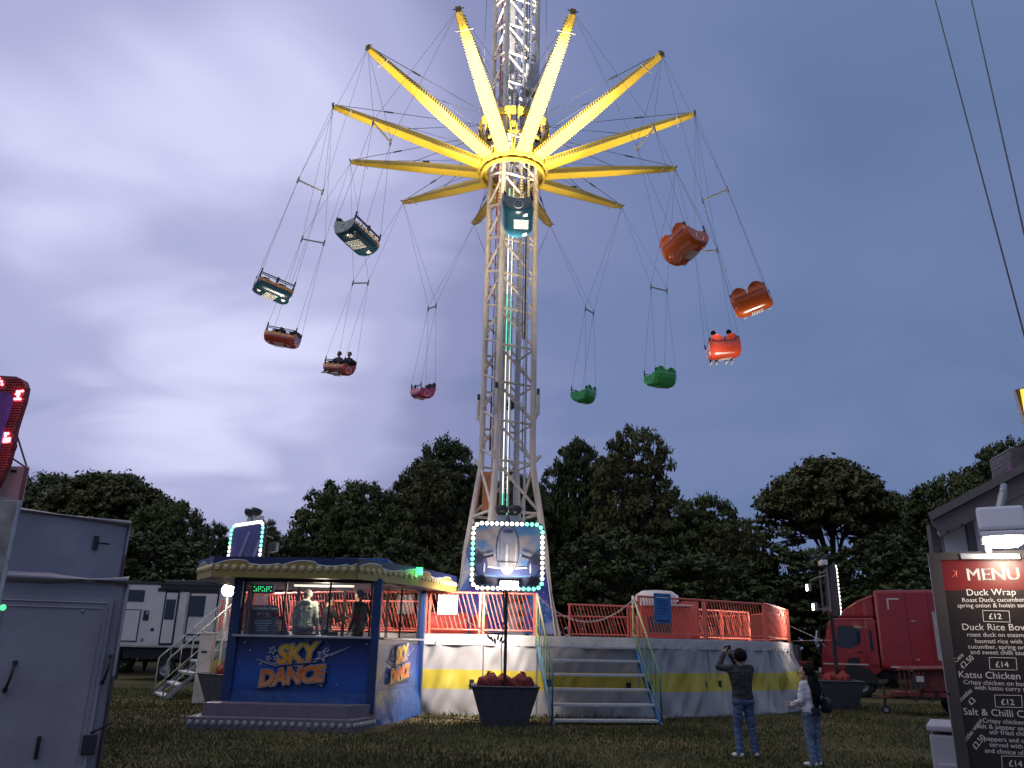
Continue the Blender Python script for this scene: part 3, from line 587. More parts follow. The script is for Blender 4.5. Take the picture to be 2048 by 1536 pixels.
def build_tower():
    t = thing('ride_tower', 'tall cream painted steel lattice tower of the swing ride', 'tower', (TC.x, TC.y, DZ)); TOP = 34.2
    for k in range(4):
        tube('leg', [LP(k, DZ), LP(k, 5), LP(k, 8.2), LP(k, 8.6), LP(k, TOP)], [.13, .125, .12, .115, .11], 'tower_paint', t, 12)
        box('foot_plate', LP(k, DZ) + V((0, 0, .04)), (.5, .5, .07), 'tower_paint', t)
    levels = [8.2 + 1.53 * i for i in range(18)]
    for z in levels:
        rod('cross_brace', LP(0, z), LP(1, z), .05, 'tower_paint', t); rod('cross_brace', LP(1, z), LP(2, z), .045, 'tower_paint', t); rod('cross_brace', LP(2, z), LP(3, z), .045, 'tower_paint', t)
        if z + 1.53 < TOP:
            rod('diagonal_brace', LP(0, z + 1.45), LP(1, z + .08), .05, 'tower_paint', t); rod('diagonal_brace', LP(2, z + 1.45), LP(1, z + .08), .045, 'tower_paint', t)
            rod('diagonal_brace', LP(0, z + 1.45), LP(3, z + .80), .048, 'tower_paint', t); rod('diagonal_brace', LP(3, z + .70), LP(0, z + .05), .048, 'tower_paint', t); rod('diagonal_brace', LP(3, z + 1.4), LP(2, z + .1), .045, 'tower_paint', t)
            c = LP(3, z + .75); box('gusset', c + V((.07, -.04, 0)), (.14, .03, .3), 'tower_paint', t)
    for z0, z1 in ((6.3, 8.2), (4.2, 6.3)):
        for a, b in ((0, 1), (1, 2), (2, 3), (3, 0)):
            rod('cross_brace', LP(a, z0), LP(b, z0), .055, 'tower_paint', t); rod('diagonal_brace', LP(a, z1 - .05), LP(b, z0 + .05), .055, 'tower_paint', t)
    # painted cladding round the foot
    for a, b, lab in ((3, 0, 'left'), (0, 1, 'right')):
        q = [LP(a, DZ + .12), LP(b, DZ + .12), LP(b, 5.15), LP(a, 5.15)]; n = (q[1] - q[0]).cross(q[3] - q[0]).normalized(); ins = [(q[0].lerp(q[1], .03)), q[1].lerp(q[0], .03), q[2].lerp(q[3], .03), q[3].lerp(q[2], .03)]
        p = slab('cladding_panel', [v + n * .02 for v in ins], .03, 'tower_art', t); p['label'] = 'blue and violet airbrushed cladding panel'
        rod('panel_edge', ins[1] + n * .05, ins[2] + n * .05, .035, 'white_paint', p); rod('panel_edge', ins[0] + n * .05, ins[3] + n * .05, .035, 'white_paint', p)
        for k in range(5): f = .15 + .17 * k; rod('claw_stroke', ins[3].lerp(ins[0], .08 + .05 * k).lerp(ins[2].lerp(ins[1], .12), f * .4) + n * .03, ins[3].lerp(ins[0], .3 + .06 * k) + n * .03, .02, 'white_paint', p, 5)
    # lit ladder just inside the front leg, guide racks, cables, inner column plates
    c0 = LP(0, 10); base = V((c0.x + .26, c0.y + .25, 0)); seg = [('led_strip_green', 3.2, 7.0), ('led_strip_white', 7.0, 10.8), ('led_strip_warm', 10.8, 12.6), ('led_strip_green', 12.6, 15.0), ('led_strip_white', 15.0, 18.2), ('led_strip_green', 18.2, 19.8)]
    lad = rod('ladder_rail', base + V((.16, 0, 3.2)), base + V((.16, 0, 19.8)), .012, 'white_paint', t)
    for m, z0, z1 in seg: rod('light_strip', base + V((0, 0, z0)), base + V((0, 0, z1)), .020, m, t); rod('light_strip', base + V((.16, -.01, z0)), base + V((.16, -.01, z1)), .012, m, t)
    z = 3.4
    while z < 19.7: rod('rung', base + V((0, 0, z)), base + V((.16, 0, z)), .012, 'white_paint', t, 6); z += .42
    for dx, dy in ((.75, .3), (1.05, .15), (.45, .75), (-.15, .35)):
        p = V((c0.x + dx, c0.y + dy, 0)); r = box('guide_rack', p + V((0, 0, 18.5)), (.07, .05, 31), 'cream_paint', t, bev=0); vs = []; fs = []
        for i in range(220):
            zz = 3.4 + i * .14; b0 = len(vs)
            for sx, sz in ((-.05, 0), (.05, 0), (.05, .07), (-.05, .07)): vs += [p + V((sx, -.03, zz + sz)), p + V((sx, -.07, zz + sz))]
            fs += [(b0 + 1, b0 + 3, b0 + 5, b0 + 7), (b0, b0 + 2, b0 + 3, b0 + 1), (b0 + 4, b0 + 6, b0 + 7, b0 + 5), (b0, b0 + 1, b0 + 7, b0 + 6), (b0 + 2, b0 + 4, b0 + 5, b0 + 3)]
        stuff(mk('rack_teeth', vs, fs, 'bare_alu', r))
    mat('inner_plate', (.42, .41, .43), .5, .3, var=.15)
    for dx, w in ((.12, .22), (.62, .16)): box('inner_plate', V((c0.x + dx + .1, c0.y + 1.15, 19)), (w, .03, 30), 'inner_plate', t, bev=0)
    for dx, z0, z1 in ((.95, 8.6, 24), (.88, 13.2, 30), (.99, 13.2, 30)): tube('hose', [V((c0.x + dx, c0.y - .02 + .2, z0)), V((c0.x + dx + .02, c0.y + .2, (z0 + z1) / 2)), V((c0.x + dx - .01, c0.y + .2, z1))], .022, 'black', t, 6)
    tube('hose', [V((c0.x + .88, c0.y + .2, 13.3)), V((c0.x + .90, c0.y + .2, 13.12)), V((c0.x + .94, c0.y + .2, 13.05)), V((c0.x + .98, c0.y + .2, 13.12)), V((c0.x + .99, c0.y + .2, 13.3))], .022, 'black', t, 6)
    tube('conduit', [LP(3, 8.8) + V((.33, -.28, 0)), LP(3, 21) + V((.33, -.28, 0)), LP(3, 34) + V((.33, -.28, 0))], .04, 'rail_dark_red', t, 8)
    for k in (0, 1, 3):                                              # cable pins on brackets where the legs begin to spread
        p = LP(k, 9.9); o = (p - V((TC.x, TC.y, p.z))).normalized() if k else V((-.3, -.95, 0)); e = p + o * .2
        slab('bracket', [p + V((0, 0, .35)), p + V((0, 0, -.25)), e + V((0, 0, .3)), e + V((0, 0, .35))], .16, 'tower_paint', t); rod('pin', e + V((0, 0, .2)), e + V((0, 0, 1.0)), .07, 'cream_paint', t); rod('pin_head', e + V((0, 0, .85)), e + V((0, 0, 1.25)), .06, 'dark_metal', t)
        q = LP(k, 8.4); slab('bracket', [q, q + V((0, 0, -.3)), q + o * .32 + V((0, 0, .05)), q + o * .32 + V((0, 0, .12))], .14, 'tower_paint', t)
    mat('counter_orange', (.55, .20, .07), .5, var=.2); box('counterweight', V((TC.x - .62, TC.y + .25, 7.2)), (.55, .5, 1.5), 'counter_orange', t)
    box('sheave_box', V((TC.x + .75, TC.y - .55, 25.4)), (.55, .6, 1.3), 'inner_plate', t)
    for dx in (-1.45, 1.45): tube('hoist_cable', [V((TC.x + dx, TC.y - .1, 22.9)), V((TC.x + dx * .93, TC.y, 34))], .016, 'rope', t, 5)
build_tower()

# ------------------------------------------------------------------ star with twelve arms
ZR, RR, ZT, RTIP = 21.1, 1.5, 22.65, 7.70
def AZ(a, r, z): return TC + V((r * math.sin(a), -r * math.cos(a), z))
ARMS = [R(15.1 + 30 * k) for k in range(12)]
mat('star_steel', (.50, .34, .04), .45, var=.2, scale=4); mat('stud', (.36, .27, .08), .4, var=0); mat('tip_steel', (.22, .15, .05), .5, .3); mat('pod_white', (.7, .7, .68), .4)
def ring(name, r, z, w, h, m, parent, n=48):
    vs = []; fs = []
    for k in range(n):
        a = 2 * math.pi * k / n
        for dr, dz in ((-w, -h), (w, -h), (w, h), (-w, h)): vs.append(AZ(a, r + dr, z + dz))
    for k in range(n):
        for j in range(4): fs.append((k * 4 + j, k * 4 + (j + 1) % 4, ((k + 1) % n) * 4 + (j + 1) % 4, ((k + 1) % n) * 4 + j))
    return mk(name, vs, fs, m, parent)
def build_star():
    t = thing('swing_star', 'yellow twelve armed star carriage round the tower that carries the swings', 'ride star', (TC.x, TC.y, ZR))
    ring('lower_ring', 1.46, ZR, .05, .08, 'star_steel', t); ring('inner_ring', 1.2, ZR - .05, .09, .06, 'star_steel', t); ring('lower_flange', 1.35, ZR - .28, .05, .06, 'star_steel', t)
    ring('upper_ring', 1.5, 23.15, .06, .14, 'yellow_paint', t); ring('upper_flange', 1.1, 23.25, .1, .04, 'star_steel', t); ring('middle_ring', 1.45, 22.1, .03, .05, 'star_steel', t)
    for k in range(12):
        a = 2 * math.pi * k / 12
        rod('cage_strut', AZ(a, 1.48, ZR), AZ(a + .13, 1.48, 23.05), .04, 'star_steel', t, 6); rod('cage_strut', AZ(a, 1.48, ZR), AZ(a - .13, 1.48, 23.05), .04, 'star_steel', t, 6)
        with frame(m=Matrix.Translation(AZ(a + .26, 1.32, ZR + .12)) @ Matrix.Rotation(a + .26, 4, 'Z')): box('drive_block', (0, 0, 0), (.26, .24, .3), 'star_steel', t); 
        if k % 2: rod('spoke', AZ(a, 1.12, ZR - .05), AZ(a, 1.5, ZR), .04, 'star_steel', t, 6)
        with frame(m=Matrix.Translation(AZ(a, 1.2, 22.5)) @ Matrix.Rotation(a, 4, 'Z')): box('motor_housing', (0, 0, 0), (.3, .3, .42), 'dark_metal' if k % 3 else 'star_steel', t)
    for k, a in enumerate(ARMS):
        u = V((math.sin(a), -math.cos(a), 0)); s = V((math.cos(a), math.sin(a), 0)); P0 = AZ(a, RR, ZR + .02); P1 = AZ(a, RTIP, ZT); d = (P1 - P0); L = d.length; d.normalize(); n = s.cross(d); n = n if n.z > 0 else -n
        vs = []; W = [(0, .245, .32), (.45, .24, .28), (.9, .145, .19), (1, .11, .16)]
        for f, w, h in W:
            c = P0 + d * (L * f)
            vs += [c - s * w, c + s * w, c + s * w * .8 + n * h, c - s * w * .8 + n * h]
        fs = [(i * 4 + j, i * 4 + (j + 1) % 4, i * 4 + 4 + (j + 1) % 4, i * 4 + 4 + j) for i in range(3) for j in range(4)] + [(3, 2, 1, 0), (12, 13, 14, 15)]
        arm = mk('arm', vs, fs, 'yellow_paint', t, fix=True)
        sv = []; sf = []
        for sd in (-1, 1):                                             # the row of lamp caps along both lower edges
            for i in range(52):
                f = .02 + i * .0185; w = .242 if f < .45 else .24 - (f - .45) / .45 * .095
                c = P0 + d * (L * f) + s * sd * (w + .014) + n * .05; b0 = len(sv)
                for dz in (-.045, .045):
                    for x, y in ((-.03, -.04), (.04, -.025), (.04, .025), (-.03, .04)): sv.append(c + s * sd * x + d * y + n * dz)
                sf += [(b0, b0 + 1, b0 + 2, b0 + 3), (b0 + 7, b0 + 6, b0 + 5, b0 + 4)] + [(b0 + j, b0 + (j + 1) % 4, b0 + 4 + (j + 1) % 4, b0 + 4 + j) for j in range(4)]
        stuff(mk('lamp_caps', sv, sf, 'stud', arm))
        fork = P1 + d * .06
        slab('tip_fork', [P1 - s * .09, P1 + s * .09, P1 + s * .10 + d * .12 + n * .15, P1 - s * .10 + d * .12 + n * .15], .05, 'tip_steel', arm)
        rod('tip_pin', fork - s * .2 + n * .1, fork + s * .2 + n * .1, .022, 'dark_metal', t, 6); rod('tip_arm', P1 - d * .7 - s * .34 - n * .02, P1 - d * .7 + s * .34 - n * .02, .022, 'cream_paint', t, 6)
        top = AZ(a, 1.35, 23.15); mid = P0 + d * (L * .55) + n * .28
        rod('tie_rod', top, P1 + n * .18, .013, 'dark_metal', t, 6); rod('tie_rod', top, mid, .013, 'dark_metal', t, 6); m2 = top.lerp(P1 + n * .18, .62); rod('turnbuckle', m2, top.lerp(P1 + n * .18, .68), .035, 'dark_metal', t, 6)
        a2 = ARMS[(k + 1) % 12]; Q1 = AZ(a2, RTIP, ZT); rod('side_stay', P1 - d * .5 + n * .15, AZ(a2, 1.5, ZR + .3), .009, 'dark_metal', t, 5); rod('side_stay', Q1 * .93 + AZ(a2, RR, ZR) * .07, AZ(a, 1.5, ZR + .3), .009, 'dark_metal', t, 5)
        if k in (4, 8): box('arm_box', P0 + d * (L * .42) + n * .36, (.3, .22, .1), 'dark_metal', t)
build_star()
TIP = [AZ(a, RTIP + .06, ZT + .05) for a in ARMS]
# ------------------------------------------------------------------ people
mat('skin_light', (.50, .31, .22), .55, var=.06); mat('skin_tan', (.34, .19, .12), .55, var=.06); mat('hair_black', (.010, .008, .008), .85, spec=.15, var=.3, scale=40, bump=.5); mat('hair_grey', (.25, .23, .21), .6, var=.3, scale=40)
mat('shirt_black', (.022, .021, .024), .85, var=.2, scale=12, bump=.3); mat('shirt_charcoal', (.034, .033, .037), .9, var=.2, scale=14, bump=.3); mat('jeans', (.085, .125, .24), .85, var=.3, scale=9, bump=.3); mat('jeans_pale', (.13, .18, .27), .85, var=.3, scale=9, bump=.3)
mat('hoodie_white', (.62, .60, .64), .85, var=.12, scale=10, bump=.35); mat('hoodie_mint', (.42, .50, .42), .85, var=.12, scale=10, bump=.35); mat('shoe_white', (.6, .6, .58), .6); mat('trousers_grey', (.10, .095, .11), .85, var=.2, scale=10); mat('shirt_pale', (.45, .43, .42), .85)
mat('eye_dark', (.01, .01, .012), .2, var=0)
def capsule_geo(p, q, r1, r2, n=12):
    p, q = V(p), V(q); d = q - p; L = max(d.length, 1e-5); x, y, z = axes(d if d.length > 1e-5 else V((0, 0, 1))); prof = []
    for i in range(5): a = math.pi / 2 * (1 - i / 4); prof.append((r1 * math.cos(a) + 1e-4, -r1 * math.sin(a)))
    for i in range(5): a = math.pi / 2 * i / 4; prof.append((r2 * math.cos(a) + 1e-4, L + r2 * math.sin(a)))
    vs, fs = lathe_geo(prof, n); vs = [p + x * v.x + y * v.y + z * v.z for v in vs]; k = len(vs); return vs, fs + [tuple(range(n - 1, -1, -1)), tuple(range(k - n, k))]
def person(label, J, C, vox=.013, hair='short', hair_m='hair_black', group=None, sleeves='long', s=1., name='person', head_r=1., bag=False, hood=False):
    """J: joints in the current frame (metres); C: materials for skin, top, legs, shoes. One continuous body mesh; hair and small items are children."""
    seg = []                                                            # p, q, r1, r2, region
    A = lambda p, q, a, b, m: seg.append((V(J[p]) if isinstance(p, str) else V(p), V(J[q]) if isinstance(q, str) else V(q), a * s, b * s, m))
    sL, sR, hL, hR = V(J['shL']), V(J['shR']), V(J['hipL']), V(J['hipR']); pel = (hL + hR) / 2; ch = (sL + sR) / 2; up = (ch - pel).normalized(); lat = (sR - sL).normalized(); fw = up.cross(lat).normalized()
    waist = pel.lerp(ch, .38)
    for k in (-1, -.0, 1):
        a = pel + lat * k * .075 * s + up * .05 * s; b = waist + lat * k * .065 * s; c = ch - up * .10 * s + lat * k * .095 * s
        A(a, b, .115, .105, 1); A(b, c, .108, .118, 1)
    A(sL, sR, .068, .068, 1); A(sL - up * .05 * s + lat * .03 * s, sR - up * .05 * s - lat * .03 * s, .085, .085, 1); A(hL, hR, .115, .115, 2)
    hd = V(J['head']); fc = V(J['face']).normalized(); hu = V(J.get('hup', (0, 0, 1))); hu = (hu - fc * hu.dot(fc)).normalized(); ear = fc.cross(hu)
    A(ch + up * .03 * s, hd - hu * .07 * s - fc * .02 * s, .058, .052, 0)
    h = head_r
    A(hd + hu * .028 * s - fc * .015 * s, hd + hu * .025 * s + fc * .02 * s, .090 * h, .086 * h, 0); A(hd - hu * .03 * s + fc * .02 * s, hd - hu * .075 * s + fc * .055 * s, .070 * h, .042 * h, 0)
    A(hd + fc * .10 * s + hu * .005 * s, hd + fc * .118 * s - hu * .022 * s, .012, .015, 0)
    for k in (-1, 1): A(hd + ear * k * .088 * s + hu * .015 * s - fc * .01 * s, hd + ear * k * .090 * s - hu * .02 * s - fc * .005 * s, .018, .013, 0)
    A(hd + fc * .088 * s - hu * .058 * s - ear * .02 * s, hd + fc * .088 * s - hu * .058 * s + ear * .02 * s, .010, .010, 0)
    for S_ in 'LR':
        sh, el, wr = V(J['sh' + S_]), V(J['el' + S_]), V(J['wr' + S_]); A(sh, el, .066, .054, 1); A(el, wr, .052, .040, 1 if sleeves == 'long' else 0)
        d = V(J.get('hand' + S_, tuple(wr - el))).normalized(); pn = V(J.get('palm' + S_, tuple(fw)));  w = d.cross(pn)
        w = w.normalized() if w.length > .1 else axes(d)[0]; pn = w.cross(d)
        for k in (-.5, .5): A(wr + w * k * .035 * s, wr + d * .075 * s + w * k * .045 * s, .018, .017, 0)
        for i, (k, L) in enumerate(((-1.5, .062), (-.5, .075), (.5, .078), (1.5, .068))):
            b = wr + d * .085 * s + w * k * .02 * s; m = b + d * L * .55 * s + pn * .012 * s; e = m + d * L * .35 * s + pn * .035 * s; A(b, m, .0095, .009, 0); A(m, e, .009, .008, 0)
        sg = 1 if S_ == 'L' else -1; b = wr + d * .025 * s + w * sg * .03 * s; A(b, b + d * .04 * s + w * sg * .03 * s + pn * .01 * s, .012, .010, 0); A(b + d * .04 * s + w * sg * .03 * s + pn * .01 * s, b + d * .07 * s + w * sg * .028 * s + pn * .025 * s, .010, .009, 0)
        hp, kn, an = V(J['hip' + S_]), V(J['kn' + S_]), V(J['an' + S_]); A(hp, kn, .100, .072, 2); A(kn, kn.lerp(an, .35), .070, .070, 2); A(kn.lerp(an, .35), an, .070, .062, 2)
        t = V(J['toe' + S_]); hl = an + (an - t).normalized() * .03 * s; dn = (an - kn).normalized() * .035 * s; A(hl + dn, t, .042, .036, 3); A(an, an + dn, .043, .043, 3)
    if hood: A(ch + up * .05 * s - fw * .085 * s - lat * .06 * s, ch + up * .05 * s - fw * .085 * s + lat * .06 * s, .06, .06, 1)
    vs, fs = join([capsule_geo(p, q, a, b) for p, q, a, b, m in seg])
    me = bpy.data.meshes.new('tmp'); me.from_pydata([tuple(v) for v in vs], [], fs); o = bpy.data.objects.new('tmp', me); COL.objects.link(o)
    md = o.modifiers.new('r', 'REMESH'); md.mode = 'VOXEL'; md.voxel_size = vox; sm = o.modifiers.new('s', 'SMOOTH'); sm.factor = .5; sm.iterations = 4 if vox > .01 else 5
    ev = bpy.data.meshes.new_from_object(o.evaluated_get(bpy.context.evaluated_depsgraph_get())); bpy.data.objects.remove(o); bpy.data.meshes.remove(me)
    n = len(ev.vertices); co = np.empty(n * 3); ev.vertices.foreach_get('co', co); co = co.reshape(-1, 3); nm_ = np.empty(n * 3); ev.vertices.foreach_get('normal', nm_); nm_ = nm_.reshape(-1, 3); fc_ = [tuple(p.vertices) for p in ev.polygons]; bpy.data.meshes.remove(ev)
    cen = np.array([co[list(f)].mean(0) for f in fc_]); best = np.full(len(cen), 1e9); lab = np.zeros(len(cen), int)
    for p, q, a, b, m in seg:
        p = np.array(p); q = np.array(q); dd = q - p; t = np.clip(((cen - p) @ dd) / (dd @ dd + 1e-9), 0, 1); ds = np.linalg.norm(cen - (p + t[:, None] * dd), axis=1) - (a + (b - a) * t)
        if m == 1: ds -= .004
        k = ds < best; best[k] = ds[k]; lab[k] = m
    cloth = np.zeros(n); cnt = np.zeros(n)                               # cloth folds: ripples on clothed areas only
    for f, l in zip(fc_, lab):
        for v in f: cloth[v] += l in (1, 2); cnt[v] += 1
    cloth = (cloth == cnt) & (cnt > 0); fl = np.array([noise.noise(V((c[0] * 9, c[1] * 9, c[2] * 17))) + .6 * noise.noise(V((c[0] * 22 + 5, c[1] * 22, c[2] * 30))) if k else 0. for c, k in zip(co, cloth)]); co = co + nm_ * (fl * .011 * s)[:, None]
    t = thing(name, label, 'person', tuple(V((pel.x, pel.y, min(c[2] for c in co)))), group)
    mk('body', [tuple(c) for c in co], fc_, [C['skin'], C['top'], C['legs'], C['shoes']], t, smooth=True, fm=lab.tolist())
    for k in (-1, 1): bulb('eye', hd + fc * .083 * s + ear * k * .033 * s + hu * .018 * s, fc, .010 * s, 'eye_dark', t)
    # hair
    bm = bmesh.new(); bmesh.ops.create_icosphere(bm, subdivisions=4, radius=1); kill = []
    for v in bm.verts:
        c = v.co.copy(); f, u, e = c.dot(V((0, 1, 0))), c.z, c.x                       # local: y = face
        if f > .45 and u < .52 or f > .1 and u < -.05 or u < -.55: kill.append(v); continue
        k = 1 + .10 * noise.noise(c * 4 + V((3, 1, 7))) + .05 * noise.noise(c * 11)
        r = .108 * s * h * k; v.co = hd + hu * (.030 * s + u * r * 1.04) + fc * (-.006 * s + f * r * 1.07) + ear * (e * r * .95)
    bmesh.ops.delete(bm, geom=kill, context='VERTS'); bm_obj('hair', bm, hair_m, t, smooth=True)
    if hair == 'long':
        for i, (k, dl, ln) in enumerate(((-.5, -.05, .40), (0, -.075, .46), (.5, -.05, .42), (.9, 0.0, .36), (-.9, -.01, .34))):
            a = hd + hu * .02 * s - fc * .07 * s + ear * k * .06 * s; b = hd - hu * .13 * s - fc * .105 * s + ear * k * .085 * s; b = b - fw * .02; c = b - up * ln * .45 * s - fw * .045 + ear * k * .03; e = b - up * ln * s - fw * .035 + ear * k * .03
            tube('hair_lock', [a, a.lerp(b, .5) - fc * .02, b, c, e], [.055 * s, .068 * s, .066 * s, .055 * s, .016 * s], hair_m, t, 8)
    return t
def stand(h=1.72, **k):                                            # joints of a standing figure; facing +y; x to the right
    f = h / 1.72
    J = dict(shL=(-.185, 0, 1.41), shR=(.185, 0, 1.41), elL=(-.25, -.03, 1.12), elR=(.25, -.03, 1.12), wrL=(-.26, .06, .88), wrR=(.26, .06, .88), hipL=(-.085, 0, .90), hipR=(.085, 0, .90), knL=(-.10, .02, .48), knR=(.10, .02, .48),
             anL=(-.11, -.02, .08), anR=(.11, -.02, .08), toeL=(-.13, .13, .035), toeR=(.13, .13, .035), head=(0, .025, 1.60), face=(0, 1, 0), hup=(0, 0, 1))
    J.update(k); return {n: (tuple(c * f for c in v) if n not in ('face', 'hup') and not n.startswith(('hand', 'palm')) else v) for n, v in J.items()}
def seated(**k):                                                   # seat level at z = 0, facing +y, legs hanging
    J = dict(shL=(-.18, -.10, .53), shR=(.18, -.10, .53), elL=(-.25, .08, .30), elR=(.25, .08, .30), wrL=(-.20, .30, .26), wrR=(.20, .30, .26), hipL=(-.09, 0, .10), hipR=(.09, 0, .10), knL=(-.11, .46, .09), knR=(.11, .46, .09),
             anL=(-.12, .54, -.32), anR=(.12, .52, -.34), toeL=(-.13, .70, -.40), toeR=(.13, .68, -.42), head=(0, -.05, .76), face=(0, 1, -.05), hup=(0, 0, 1))
    J.update(k); return J

# ------------------------------------------------------------------ gondolas hanging between neighbouring arm tips
for nm, c, r in (('hull_teal', (.008, .045, .07), .22), ('hull_red', (.52, .06, .03), .2), ('hull_orange', (.70, .12, .02), .22), ('hull_green', (.05, .48, .10), .22), ('hull_pink', (.62, .06, .16), .25), ('hull_dark', (.03, .035, .05), .3)):
    mat(nm, c, r, var=.08, scale=6, coat=.8)
for nm, c in (('trim_orange', (.62, .26, .09)), ('trim_pink', (.62, .16, .2)), ('trim_green', (.25, .45, .2)), ('trim_tan', (.58, .40, .30))): mat(nm, c, .4, var=.1, scale=6)
mat('stripe_white', (.85, .85, .82), .3, var=0); mat('seat_dark', (.03, .03, .035), .7)
RG, ZG, RS, ZS = 9.2, 13.55, 8.4, 17.67
GM = {}
SEEN = {0: (1035, 425), 1: (1368, 486), 2: (1503, 599), 3: (1445, 694), 4: (1320, 754), 5: (1167, 787), 7: (846, 779), 8: (680, 730), 9: (567, 670), 10: (548, 572), 11: (715, 467)}
SEEN_S = {1: (1291, 277), 2: (1430, 390), 3: (1412, 502), 4: (1318, 578), 5: (1179, 622), 7: (864, 615), 8: (721, 566), 9: (626, 482), 10: (621, 372), 11: (764, 265)}
def gondola_geo(W=1.32):
    nu, P = 57, [(.47, None), (.525, -.10), (.53, -.22), (.46, -.38), (.28, -.49), (.02, -.53), (-.24, -.49), (-.42, -.35), (-.51, -.10), (-.53, .12), (-.50, None)]
    grid = []
    for i in range(nu):
        u = -1 + 2 * i / (nu - 1); zf = .05 - .20 * abs(math.sin(2 * math.pi * u)) ** .55 * (1 if abs(u) < .985 else 0); w = (abs(u) - .5) / .5; zb = .01 + .42 * math.sqrt(max(0, 1 - w * w * .98)); k = 1 - .16 * abs(u) ** 7
        row = []
        for j, (y, z) in enumerate(P):
            if z is None: z = zf if j == 0 else zb
            row.append(V((u * W / 2, y * k, (z + .05) * (k if z < 0 else 1) - .05)))
        grid.append(row)
    return grid
GRID = gondola_geo()
def gondola(k, hull, trim, label, az_extra=0.):
    a = R(30 * k + .1); g = AZ(a, RG, ZG); sp = AZ(a, RS, ZS)
    if k in SEEN: g = at(*SEEN[k], g.y)                      # each swing hangs a little differently
    if k in SEEN_S: sp = at(*SEEN_S[k], sp.y)
    if k == 0: sp = at(1034, 215, sp.y)
    up = (sp - g).normalized(); x = V((math.sin(a), -math.cos(a), 0)); x = (x - up * x.dot(up)).normalized(); y = up.cross(x)    # y: direction of travel
    M = (Matrix((x, y, up)).transposed() * .92).to_4x4(); M.translation = g; GM[k] = M
    with frame(m=M):
        t = thing('swing_gondola', label, 'gondola', (0, 0, 0), 'two seat gondolas of the swing ride')
        nu, nv = len(GRID), len(GRID[0])
        def patch(j0, j1, sc, off=V((0, 0, 0))): return [[p * 1.0 if sc == 1 else V((p.x * sc, p.y * sc, p.z * (sc if p.z < 0 else 1))) + off for p in row[j0:j1 + 1]] for row in GRID]
        def skin(name, j0, j1, m, extra=1.0):
            o_ = patch(j0, j1, extra); i_ = patch(j0, j1, .92); n = j1 - j0 + 1; vs = [p for r in o_ for p in r] + [p for r in i_ for p in r]; h = nu * n; fs = []
            for i in range(nu - 1):
                for j in range(n - 1): q = (i * n + j, i * n + j + 1, (i + 1) * n + j + 1, (i + 1) * n + j); fs += [q, tuple(h + v for v in reversed(q))]
                for j in (0, n - 1): fs.append((i * n + j, (i + 1) * n + j, h + (i + 1) * n + j, h + i * n + j))
            for i in (0, nu - 1):
                for j in range(n - 1): fs.append((i * n + j, i * n + j + 1, h + i * n + j + 1, h + i * n + j))
            return mk(name, vs, fs, m, t, smooth=True)
        skin('front_rim', 0, 2, trim, 1.004); hl = skin('hull', 2, nv - 1, hull)
        for s in (-1, 1):                                                  # closed ends
            row = [V((p.x * 1.002, p.y, p.z)) for p in GRID[0 if s < 0 else -1]]; row[0].z = .03; row[-1].z = .14; mid = V((row[0].x, 0, -.02)); e = slab('end_panel', row + [mid], .035, hull, t)
            rg = [V((row[0].x + s * .022, .02 + .15 * math.cos(q), -.26 + .15 * math.sin(q))) for q in [i * math.pi / 8 for i in range(17)]]; mk('emblem_ring', *tube_geo(rg, .013, 5, False), 'stripe_white' if hull != 'hull_green' else 'trim_green', e)
        for s in (-.52, .52):
            box('seat_pad', (s * .64, -.08, -.22), (.54, .56, .12), 'seat_dark', t, bev=.04); box('seat_back', (s * .64, -.40, .08), (.52, .10, .52), 'seat_dark', t, bev=.04)
        for i in range(7):                                                 # white slats across the belly
            u = -.22 + i * .065; p = [V((u, .34, -.485)), V((u + .035, .34, -.485)), V((u + .14, -.12, -.545)), V((u + .105, -.12, -.545))]
            mk('belly_stripe', [q + V((0, 0, -.012)) for q in p] + [q for q in p], [(0, 1, 2, 3), (7, 6, 5, 4), (0, 1, 5, 4), (1, 2, 6, 5), (2, 3, 7, 6), (3, 0, 4, 7)], 'stripe_white', hl)
        for s in (-.45, .48): mk('belly_patch', [V((s - .08, .30, -.505)), V((s + .08, .30, -.505)), V((s + .05, .18, -.535)), V((s - .05, .16, -.54))], [(0, 1, 2, 3)], 'stripe_white', hl)
        rod('seam', (-.62, -.545, .02), (.62, -.545, .02), .008, 'dark_metal', t, 6); rod('lap_bar', (-.65, .44, .14), (.65, .44, .14), .02, 'dark_metal', t); rod('lap_bar', (-.65, .47, .06), (.65, .47, .06), .014, 'dark_metal', t); box('bar_latch', (0, .46, .08), (.09, .08, .2), 'dark_metal', t)
        anch = []
        for sx in (-1, 1):
            for sy in (-1, 1): p = V((sx * .64, sy * .40, .0)); e = V((sx * .64, sy * .42, .30)); rod('anchor_post', p, e, .028, 'dark_metal', t); anch.append(e)
        # spreader bar and ropes
        S0 = M.inverted() @ sp; e0, e1 = S0 + V((-.52, 0, 0)), S0 + V((.52, 0, 0)); rod('spreader_bar', e0, e1, .034, 'grey_metal', t)
        for e in (e0, e1): rod('spreader_shackle', e - V((0, 0, .14)), e + V((0, 0, .14)), .036, 'grey_metal', t)
        for an in anch: rod('rope', an, e0 if an.x < 0 else e1, .006, 'rope', t, 5)
        Mi = M.inverted(); ta, tb = Mi @ TIP[(k - 1) % 12], Mi @ TIP[k % 12]
        for e in (e0, e1):
            for q in (ta, tb): rod('rope', e + V((0, 0, .12)), q, .0065, 'rope', t, 5)
    return t
